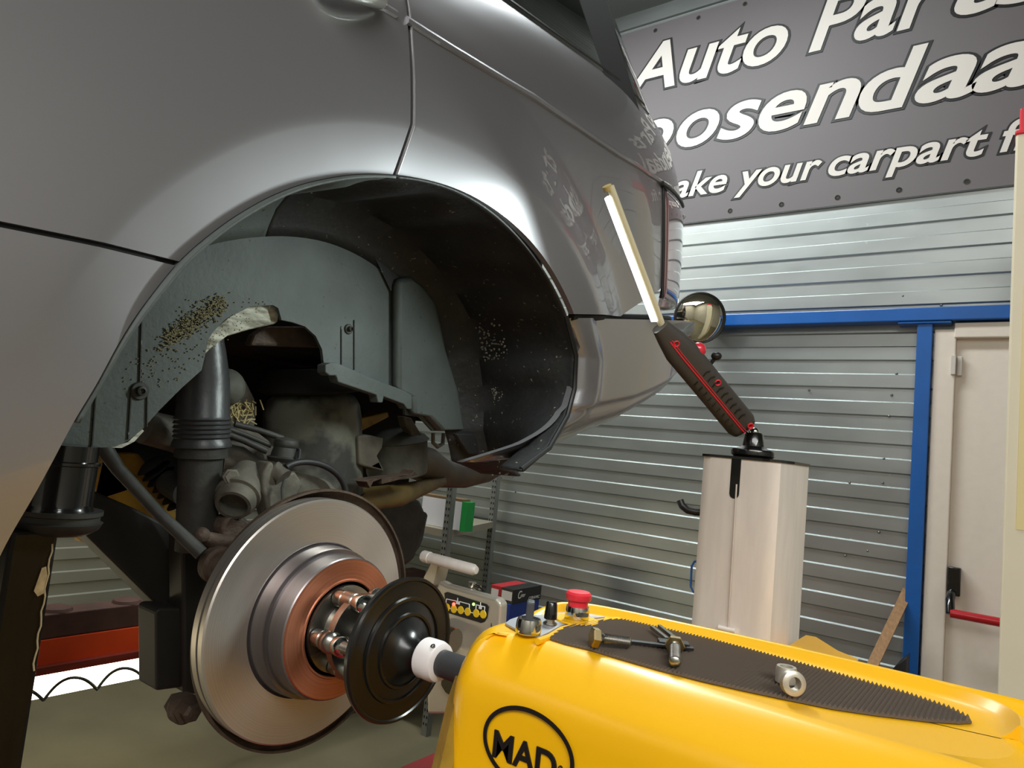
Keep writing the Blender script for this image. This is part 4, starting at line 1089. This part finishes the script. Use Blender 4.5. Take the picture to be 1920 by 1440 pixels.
# yellow hoop rim around the switch corner
# front emblem
ly_ = 0.4735
lc = P(989, 1404, y=ly_); lr = (P(1075, 1425, y=ly_).x - P(903, 1385, y=ly_).x) / 2
mb = MB(); lz_ = P(952, 1329, y=ly_).z - P(985, 1404, y=ly_).z
lzr = 0.030
o_ = []; i_ = []
N_ = 72
for i in range(N_):
    a_ = 2 * math.pi * i / N_
    o_.append(Vector((lc.x + math.cos(a_) * lr, ly_ - .0008, lc.z + math.sin(a_) * lzr))); i_.append(Vector((lc.x + math.cos(a_) * (lr - .0034), ly_ - .0008, lc.z + math.sin(a_) * (lzr - .0034))))
mb.add(o_ + i_, [(i, (i + 1) % N_, N_ + (i + 1) % N_, N_ + i) for i in range(N_)])
mb.build('emblem_ring', M_ink, tr, smooth=False, solid=.0006)
mt = MB(); x0 = P(926, 1400, y=ly_).x; x1 = P(1043, 1430, y=ly_).x
zb_ = P(930, 1415, y=ly_).z - .0015
put_text(mt, 'MAD', x0, x1, zb_, .0205, ly_, offset=.022, shear=0, ext=.0006)
put_text(mt, '®', x1 + .0015, x1 + .0065, zb_ + .004, .009, ly_, offset=0, shear=0, ext=.0004)
mt.build('emblem_lettering', M_ink, tr, smooth=False)
# translucent guard strip at the left end
M_guard = mat('amber_guard', rgb(205, 170, 70), 0.2, trans=0.6, var=0.4, vscale=20)
gl = []
for (a, b, y) in [(866, 1268, .50), (852, 1310, .49), (838, 1370, .48), (822, 1440, .47), (812, 1500, .46)]: gl.append(P(a, b, y=y))
mb = MB(); rg = []
for p in gl: rg.append([p + Vector((-.004, -.004, 0)), p + Vector((.010, -.012, 0)), p + Vector((.014, 0, 0)), p + Vector((.002, .006, 0))])
mb.loft(rg).build('guard_strip', M_guard, tr)
# carriage and column
CYY = 1.10
pxs = [(1316, 900), (1328, 900), (1340, 900), (1427, 900), (1486, 900)]
X0 = P(1316, 900, y=CYY + .012).x; X1 = P(1331, 900, y=CYY).x; X2 = P(1427, 900, y=CYY).x; X3 = P(1485, 900, y=CYY + .03).x
ztop = P(1400, 862, y=CYY).z
sec = [(X0, CYY + .014), (X1, CYY), (X2, CYY), (X2 + .012, CYY - .004), (X2 + .028, CYY), (X3 - .006, CYY + .018), (X3, CYY + .035), (X3, CYY + .13), (X0, CYY + .13)]
r0 = [Vector((a, b, FZ + .12)) for a, b in sec]; r1 = [Vector((a, b, ztop)) for a, b in sec]
colm = MB().loft([r0, r1]).build('column', M_alu, tr, angle=40)
MB().loft([[Vector(((a + .348) * 1.03 - .348, b - .002, ztop)) for a, b in sec], [Vector(((a + .348) * 1.03 - .348, b - .002, ztop + .004)) for a, b in sec]]).build('column_cap', M_black, colm, smooth=False)
a = P(1378, 905, y=CYY); bs = P(1378, 925, y=CYY)
sxl = P(1371, 880, y=CYY).x; sxr = P(1389, 880, y=CYY).x; szb = P(1380, 926, y=CYY).z
so = []
for i in range(9):
    t = math.pi * i / 8; so.append(Vector(((sxl + sxr) / 2 - math.cos(t) * (sxr - sxl) / 2, CYY - .0012, szb - math.sin(t) * (sxr - sxl) / 2)))
MB().prism(so + [Vector((sxr, CYY - .0012, ztop)), Vector((sxl, CYY - .0012, ztop))], (0, .002, 0)).build('cable_slot', M_blackgloss, colm, smooth=False)
MB().tube([P(1381, 908, y=CYY - .004), P(1378, 960, y=CYY - .004), P(1365, 1178, y=CYY - .004)], .0013, 8).build('lift_cable', mat('steel_cable', rgb(205, 196, 190), 0.5, 0.4), colm)
q = P(1363, 1180, y=CYY - .004)
MB().cyl(q + Vector((-.013, 0, 0)), q + Vector((.013, 0, 0)), .004).box((q.x - .012, q.y, q.z - .02), (q.x + .012, q.y + .004, q.z)).build('cable_clamp', M_alu, colm)
MB().tube([P(1275, 938, y=CYY + .05), P(1279, 948, y=CYY + .05), P(1290, 957, y=CYY + .05), P(1304, 960, y=CYY + .05), P(1325, 961, y=CYY + .06)], .0062, 14).build('cable_hook', M_black, colm)
MB().tube([P(1318, 1052, y=CYY + .04), P(1302, 1053, y=CYY + .04), P(1297, 1062, y=CYY + .04), P(1295, 1100, y=CYY + .04), P(1300, 1110, y=CYY + .04), P(1318, 1112, y=CYY + .04)], .0018, 10).build('blue_bail', M_blue, colm)
hp = [P(a, b, y=CYY - .03) for a, b in [(1420, 1262), (1460, 1222), (1480, 1210), (1500, 1214), (1545, 1243), (1590, 1262)]]
MB().prism(hp, (0, .10, 0)).build('rear_cowl', M_yellow, tr, bevel=.012, seg=3)
MB().box((-.33, .68, -.62), (-.05, 1.12, -.30)).build('carriage', M_yellow, tr, bevel=.02, seg=3, smooth=False)
MB().box((-.62, .62, FZ + .07), (-.08, 1.32, FZ + .13)).build('trolley_base', M_black, tr, bevel=.01, smooth=False)
for (a, b) in ((-.57, .67), (-.13, .67), (-.57, 1.27), (-.13, 1.27)):
    MB().cyl((a - .015, b, FZ + .035), (a + .015, b, FZ + .035), .035).box((a - .02, b - .02, FZ + .045), (a + .02, b + .02, FZ + .075)).build('caster_wheel', M_rubber, tr, smooth=False)

# ================================================================== things lying in the tray
ZM = -0.1543
def bolt(p0, p1, rh, rs, name, label, group):
    ax = (p1 - p0); L_ = ax.length; ax.normalize()
    o = thing(name, label, 'bolt', p0, group)
    MB().lathe(p0, ax, [(0, rh * .9), (.001, rh), (.006, rh), (.0065, rh * .95)], 6).build('bolt_head', mat('brassy_steel', rgb(150, 132, 96), 0.35, 1.0), o, smooth=False)
    pr = [(.006, rs)]
    h = .010 if L_ > .03 else .008
    pr.append((h, rs))
    while h < L_ - .002:
        pr += [(h + .0006, rs * .86), (h + .0012, rs)]; h += .0012
    pr.append((L_, rs * .8)); pr.append((L_, 0))
    MB().lathe(p0, ax, pr, 24).build('bolt_shank', M_steel, o, angle=60)
    return o
p0 = on(1107, 1213, ZM); p1 = on(1180, 1216, ZM)
rb = .0046
bolt(p0 + Vector((0, 0, .0080)), p1 + Vector((0, 0, rb)), .0082, rb, 'hex_bolt', 'hex head bolt lying flat at the left end of the ribbed tray', 'bolts in the tray')
p0 = on(1264, 1226, ZM); p1 = on(1265, 1254, ZM)
bolt(p0 + Vector((0, 0, .0078)), p1 + Vector((0, 0, .0048)), .0080, .0046, 'hex_bolt', 'short bolt pointing at the viewer beside the black vernier caliper', 'bolts in the tray')
vc = thing('vernier_caliper', 'black plastic vernier caliper lying in the ribbed tray behind the bolts', 'caliper', on(1240, 1213, ZM))
a = on(1178, 1205, ZM + .001); b = on(1300, 1219, ZM + .001); d = (b - a).normalized(); nn = Vector((-d.y, d.x, 0))
MB().obox((a + b) / 2 + Vector((0, 0, .0012)), d * ((b - a).length / 2), nn * .0028, (0, 0, .0012)).build('beam', M_black, vc, smooth=False, bevel=.0004)
c_ = on(1262, 1213, ZM)
MB().obox(c_ + Vector((0, 0, .0025)), d * .013, nn * .0055, (0, 0, .0025)).obox(c_ + d * .006 - nn * .0065 + Vector((0, 0, .003)), d * .004, nn * .002, (0, 0, .0028)).build('slider', M_black, vc, smooth=False, bevel=.0006)
for (s0, s1) in (((1222, 1178), (1250, 1200)), ((1236, 1176), (1270, 1203))):
    a = on(*s0, ZM + .003); b = on(*s1, ZM + .003); dd = (b - a).normalized(); n2 = Vector((-dd.y, dd.x, 0))
    MB().obox((a + b) / 2 + Vector((0, 0, .001)), dd * ((b - a).length / 2), n2 * .0018, (0, 0, .0015)).build('jaw', mat('dark_steel_jaw', rgb(120, 118, 112), 0.35, 0.9), vc, smooth=False, bevel=.0004)
c_ = on(1473, 1280, ZM)
spn = tag(MB().lathe(c_, (0, 0, 1), [(0, .0072), (.0005, .0076), (.010, .0076), (.012, .0070), (.012, .0048), (.010, .0046), (0, .0046)], 32, closed=True).build('spacer_ring', M_castalu, origin=c_, angle=30), 'aluminium spacer ring standing upright in the ribbed tray', 'spacer', 'spacers in the tray')
c_ = on(1484, 1304, ZM) + Vector((0, 0, .0088)); dd = Vector((.62, -.75, .12)).normalized()
c_ -= dd * .004
spn2 = tag(MB().lathe(c_, dd, [(0, .0066), (.002, .0066), (.002, .0086), (.006, .0088), (.0075, .0086), (.0085, .0066), (.0085, .0046), (0, .0046)], 32, closed=True).build('spacer_ring', M_castalu, origin=c_, angle=30), 'flanged aluminium spacer ring tipped on edge in front of the other spacer', 'spacer', 'spacers in the tray')

# ================================================================== inspection lamp with magnet foot
CB = P(1411, 862, y=CYY + .05); CB.z = ztop + .0045
il = thing('inspection_lamp', 'grey and red handheld inspection lamp standing on the aluminium column by its magnet foot', 'work lamp', CB)
MB().lathe(CB, (0, 0, 1), [(0, .030), (.003, .032), (.004, .034), (.010, .0345), (.013, .033), (.016, .022), (.019, .0175), (.038, .0145), (.041, .012), (.042, 0)], 48).build('magnet_foot', M_blackgloss, il, angle=40)
T0 = P(1411, 818, t=CB.dot(Vector(ray(1411, 848))) / ray(1411, 848).length_squared)
MB().ball(CB + Vector((0, 0, .042)), .008).build('foot_button', M_chrome, il)
tb = CB.dot(ray(1411, 848)) / ray(1411, 848).length_squared
H0 = P(1396, 804, t=tb); H1 = P(1238, 612, t=tb - .08)
MB().tube([CB + Vector((-.003, 0, .042)), P(1404, 812, t=tb), H0], .003, 10).build('swivel_joint', M_chrome, il)
dH = (H1 - H0); LH = dH.length; dH.normalize()
view = ((H0 + H1) / 2).normalized(); sideH = dH.cross(view).normalized(); upH = sideH.cross(dH).normalized()
if sideH.z < 0: sideH = -sideH
def hsec(c, w, h_, mode):
    """w half width across, h half thickness; mode chooses the front shell half or the whole"""
    pts = []
    for i in range(24):
        a_ = 2 * math.pi * i / 24; ca, sa = math.cos(a_), math.sin(a_)
        k_ = (abs(ca) ** 3.2 + abs(sa) ** 3.2) ** (-1 / 3.2)
        pts.append(c + sideH * (ca * k_ * w) + upH * (sa * k_ * h_))
    return pts
M_lampgrey = mat('charcoal_soft_grip', rgb(66, 62, 58), 0.65, bump=0.1, bscale=300)
st_ = [(0, .012, .009), (.02, .021, .015), (.06, .0245, .017), (.5, .0242, .018), (.78, .0245, .019), (.9, .019, .015), (1.0, .0135, .012)]
body = MB().loft([hsec(H0 + dH * (LH * f), w, h_, 0) for f, w, h_ in st_]).build('handle', M_lampgrey, il, angle=45)
# red seam along the handle
view_n = -view
fr = upH if upH.dot(view_n) > 0 else -upH
seam = []
for f, w, h_ in st_[1:-1]: seam.append(H0 + dH * (LH * f) + fr * (h_ + .0002) - sideH * (w * .18))
MB().tube(seam, .0011, 8).build('red_seam', M_red, body)
seam2 = [p + sideH * .0035 for p in seam]
MB().tube(seam2, .0007, 8).build('red_seam', M_red, body)
for k in range(9):
    f = .14 + .053 * k
    c1 = H0 + dH * (LH * f) + fr * .0186
    MB().tube([c1 + sideH * .003 + dH * .001, c1 + sideH * .010 + dH * .003, c1 + sideH * .016 + fr * -.001], .0009, 8).build('grip_rib', M_blackgloss, body)
    MB().tube([c1 - sideH * .009 - dH * .001, c1 - sideH * .017 - dH * .003 + fr * -.001], .0009, 8).build('grip_rib', M_blackgloss, body)
c1 = H0 + dH * (LH * .70) + sideH * .0215
MB().ball(c1, .012, (1, 1, 1)).build('hook_hub', mat('clear_red_plastic', rgb(215, 50, 66), 0.25, coat=.5), body)
for f, k_ in ((.865, .002), (.46, .013), (.04, .010)):
    c1 = H0 + dH * (LH * f) + sideH * k_ + fr * (.0172 if f < .8 else .0160)
    MB().lathe(c1, fr, [(-.004, .0052), (.0010, .0052), (.0016, .0042), (.0008, .003), (-.002, .0028)], 20).build('screw_hole', M_red, body)
c1 = H0 + dH * (LH * .56) + sideH * .021
MB().cyl(c1, c1 + sideH * .013 + dH * .004, .003).ball(c1 + sideH * .016 + dH * .005, .0082, (1, 1, .8)).build('lock_knob', M_black, body)
T1 = P(1232, 600, t=tb - .08); T2 = P(1139, 352, t=tb - .17)
dT = (T2 - T1); LT = dT.length; dT.normalize(); sT = dT.cross(view).normalized()
if sT.x > 0: sT = -sT
MB().cyl(T1 - dT * .01 - sT * .004, T2 - sT * .004, .0055).build('clear_rail', mat('clear_yellowed_plastic', rgb(222, 214, 180), 0.25, coat=.6), il)
nL = Vector((-.22, -1.0, -.25)); nL = (nL - dT * nL.dot(dT)).normalized(); bL = dT.cross(nL).normalized()
c0 = (T1 + T2) / 2 - dT * .006 + sT * .003
MB().obox(c0, dT * (LT / 2 - .006), bL * .0052, nL * .004).build('light_strip', mat('led_strip', (1, 1, 1, 1), 0.4, emit=(0.93, 1.0, 0.97, 1), es=4.0), il, bevel=.001)
MB().cyl(T2 - dT * .004, T2 + dT * .003, .0064).build('tip_cap', mat('tip_cap_plastic', rgb(190, 170, 110), 0.4), il)
# the lamp's own beam
lp0 = c0 + nL * .0052
area('inspection_lamp_beam', tuple(lp0), tuple(lp0 + nL), .010, LT * .9, 1.9, (0.88, 1.0, 0.97), 150, roll=tuple(dT))

# ================================================================== lathe head
lh = thing('brake_lathe', 'aluminium on-car brake lathe head with a black key panel behind the ridged plate', 'brake lathe', (-.75, 1.02, -.45))
LYF = .95
def q2(px, py, y=LYF): return P(px, py, y=y)
bp = [(822,1088),(836,1096),(930,1122),(939,1132),(936,1180),(925,1240),(905,1340),(800,1340),(800,1200),(812,1120)]
MB().prism([q2(*p) for p in bp], (0, .022, 0)).build('lathe_body', M_castalu, lh, bevel=.006, seg=3, smooth=False)
pp = [(833,1112),(838,1110),(912,1133),(916,1138),(913,1158),(908,1166),(902,1168),(842,1150),(836,1146)]
kp = MB().prism([q2(a, b, LYF - .0015) for a, b in pp], (0, .0015, 0)).build('key_panel', M_black, lh, smooth=False)
M_key = mat('yellow_key', rgb(240, 200, 30), 0.5); M_pw = mat('panel_white', rgb(235, 235, 235), 0.5)
kb = MB()
for (a, b) in [(838,1139),(851,1142),(864,1144),(877,1147),(893,1150),(906,1152)]:
    c0 = q2(a, b, LYF - .002); MB().lathe(c0, (0, -1, 0), [(0, .0068), (.001, .0062), (.001, 0)], 20).build('key', M_key, kp)
wl = MB()
def seg(a, b, w_=.0008):
    A, B = q2(*a, LYF - .0022), q2(*b, LYF - .0022); wl.cyl(A, B, w_, n=6)
for a, b in [((836,1132),(837,1123)),((837,1123),(856,1127)),((862,1128),(880,1133)),((880,1133),(880,1144)),((892,1145),(893,1134)),((893,1134),(909,1138)),((909,1138),(908,1149)),((839,1140),(906,1153)),((858,1121),(858,1130)),((901,1129),(901,1140))]: seg(a, b)
c0 = q2(859, 1130, LYF - .002); wl.box((c0.x - .004, c0.y - .001, c0.z - .0025), (c0.x + .004, c0.y, c0.z + .0025)); c0 = q2(901, 1139, LYF - .002); wl.box((c0.x - .003, c0.y - .001, c0.z - .0025), (c0.x + .003, c0.y, c0.z + .0025))
wl.build('panel_diagram', M_pw, kp)
MB().ball(q2(851, 1133, LYF - .002), .003).build('red_lamp', mat('red_led', (1, .05, .03, 1), .4, emit=(1, .05, .03, 1), es=6), kp)
MB().ball(q2(888, 1133, LYF - .002), .0024).build('green_lamp', mat('green_led', (.2, 1, .1, 1), .4, emit=(.25, 1, .1, 1), es=4), kp)
MB().prism([q2(*p, LYF + .02) for p in [(810,1048),(828,1046),(815,1094),(838,1100),(800,1100),(792,1085)]][:3] + [q2(*p, LYF + .02) for p in [(812,1100),(792,1085)]], (0, .03, 0)).build('handle_arm', M_castalu, lh, bevel=.003)
h0 = q2(795, 1043, LYF); h1 = q2(891, 1069, LYF)
hd = (h1 - h0).normalized(); Lh = (h1 - h0).length
MB().lathe(h0, hd, [(-.002, .006), (-.002, .0095), (0, .0105), (.014, .0105), (.015, .0095), (.022, .0095), (.024, .0098), (Lh - .004, .0095), (Lh + .003, .006), (Lh + .004, 0)], 32).build('handle', M_alu, lh, angle=40)
MB().lathe(h0, -hd, [(0.0, .0065), (.0035, .0065), (.0035, .004), (.001, .0035), (.001, 0)], 24).build('handle_screw', M_blackgloss, lh)
c0 = q2(885, 1100, LYF + .03)
MB().cyl(c0 - Vector((0, 0, .012)), c0 + Vector((0, 0, .008)), .007).cyl(c0 + Vector((0, 0, .003)), c0 + Vector((.018, 0, .001)), .0042).build('cable_plug', M_chrome, lh)
MB().tube([q2(a, b, LYF - .004 + .03 * (1 - i / 5)) for i, (a, b) in enumerate([(898,1100),(908,1108),(915,1122),(919,1140),(922,1165),(922,1200)])], .0016, 8).build('cable', M_rubber, lh)
k0 = q2(846, 1200, LYF - .02)
mb = MB(); pr = []
vs_ = []
kr = [[k0 + Vector((x_, 0, 0)) + Vector((0, math.cos(2 * math.pi * i / 48), math.sin(2 * math.pi * i / 48))) * (.019 + (.0012 if i % 2 else 0)) for i in range(48)] for x_ in (-.03, .008)]
mb.loft(kr).build('feed_knob', M_steel, lh, smooth=False)
MB().cyl(k0 + Vector((-.04, 0, 0)), k0 + Vector((-.03, 0, 0)), .022).build('feed_dial', M_blackgloss, lh)
MB().prism([q2(*p, LYF + .01) for p in [(808,1302),(816,1276),(824,1276),(830,1292),(850,1302),(852,1322),(806,1306)]], (0, .05, 0)).build('yellow_bracket', mat('lathe_yellow', rgb(215, 190, 50), .4), lh, smooth=False, bevel=.002)
MB().prism([q2(*p, LYF - .01) for p in [(826,1270),(858,1278),(858,1300),(846,1306),(834,1298),(826,1285)]], (0, .02, 0)).build('tool_block', mat('olive_black', rgb(52, 48, 24), .5), lh, smooth=False, bevel=.002)

# ================================================================== jack under the sill
jk = thing('vehicle_jack', 'black steel jack with rubber topped round pad under the car sill', 'jack', P(90, 1000, x=-.82) * 1.0)
jk.location.z = -0.86
XJ = -.82
A = P(112, 980, x=XJ); axz = Vector((0, 0, 1))
sc_ = A.dot(Vector((AX[2], AY[2], AZ[2])))
def jr(px): return px / FPX * sc_
MB().lathe(P(106, 962, x=XJ), axz, [(0, jr(62)), (jr(5), jr(62)), (jr(12), jr(58)), (jr(20), jr(56)), (jr(90), jr(56)), (jr(92), jr(60)), (jr(97), jr(60)), (jr(99), jr(54)), (jr(128), jr(54))], 44).build('rubber_block', M_blackgloss, jk, angle=40)
MB().lathe(P(108, 1000, x=XJ), axz, [(0, jr(50)), (jr(10), jr(66)), (jr(22), jr(72)), (jr(24), jr(66)), (jr(34), jr(66)), (jr(36), jr(70)), (jr(44), jr(70)), (jr(45), jr(50))], 44).build('pad_plate', M_dirtydk, jk, angle=40)
c0 = P(36, 1100, x=XJ); hw = jr(38)
zj = P(36, 990, x=XJ).z
MB().box((XJ - .02, c0.y - hw, -0.86), (XJ + .02, c0.y + hw, zj)).build('post', mat('worn_black_steel', rgb(34, 31, 27), 0.35, 0.5, var=.4, vscale=18, stretch=(1, 1, .3), bump=.2, bscale=50), jk, smooth=False, bevel=.004)
MB().box((XJ - .07, c0.y - hw * 1.8, -0.86), (XJ + .07, c0.y + hw * 1.8, -0.85)).build('foot_plate', M_dirtydk, jk, smooth=False)
cy2 = [P(x_, y_, x=XJ + .0205) for x_, y_ in [(78,1065),(86,1062),(89,1085),(82,1112),(70,1118),(63,1108)]]
MB().prism(cy2, (.001, 0, 0)).build('torn_sticker', mat('torn_paper', rgb(196, 165, 120), .8, var=.4, vscale=90), jk, smooth=False)
MB().tube([P(98 - 2.1 * i, 1020 + 14 * i, x=XJ + .021) + Vector((0, .0010 * math.sin(i * 1.9), 0)) for i in range(18)], .0009, 6).build('peeling_tape_edge', mat('tape_edge', rgb(190, 168, 130), .5), jk)
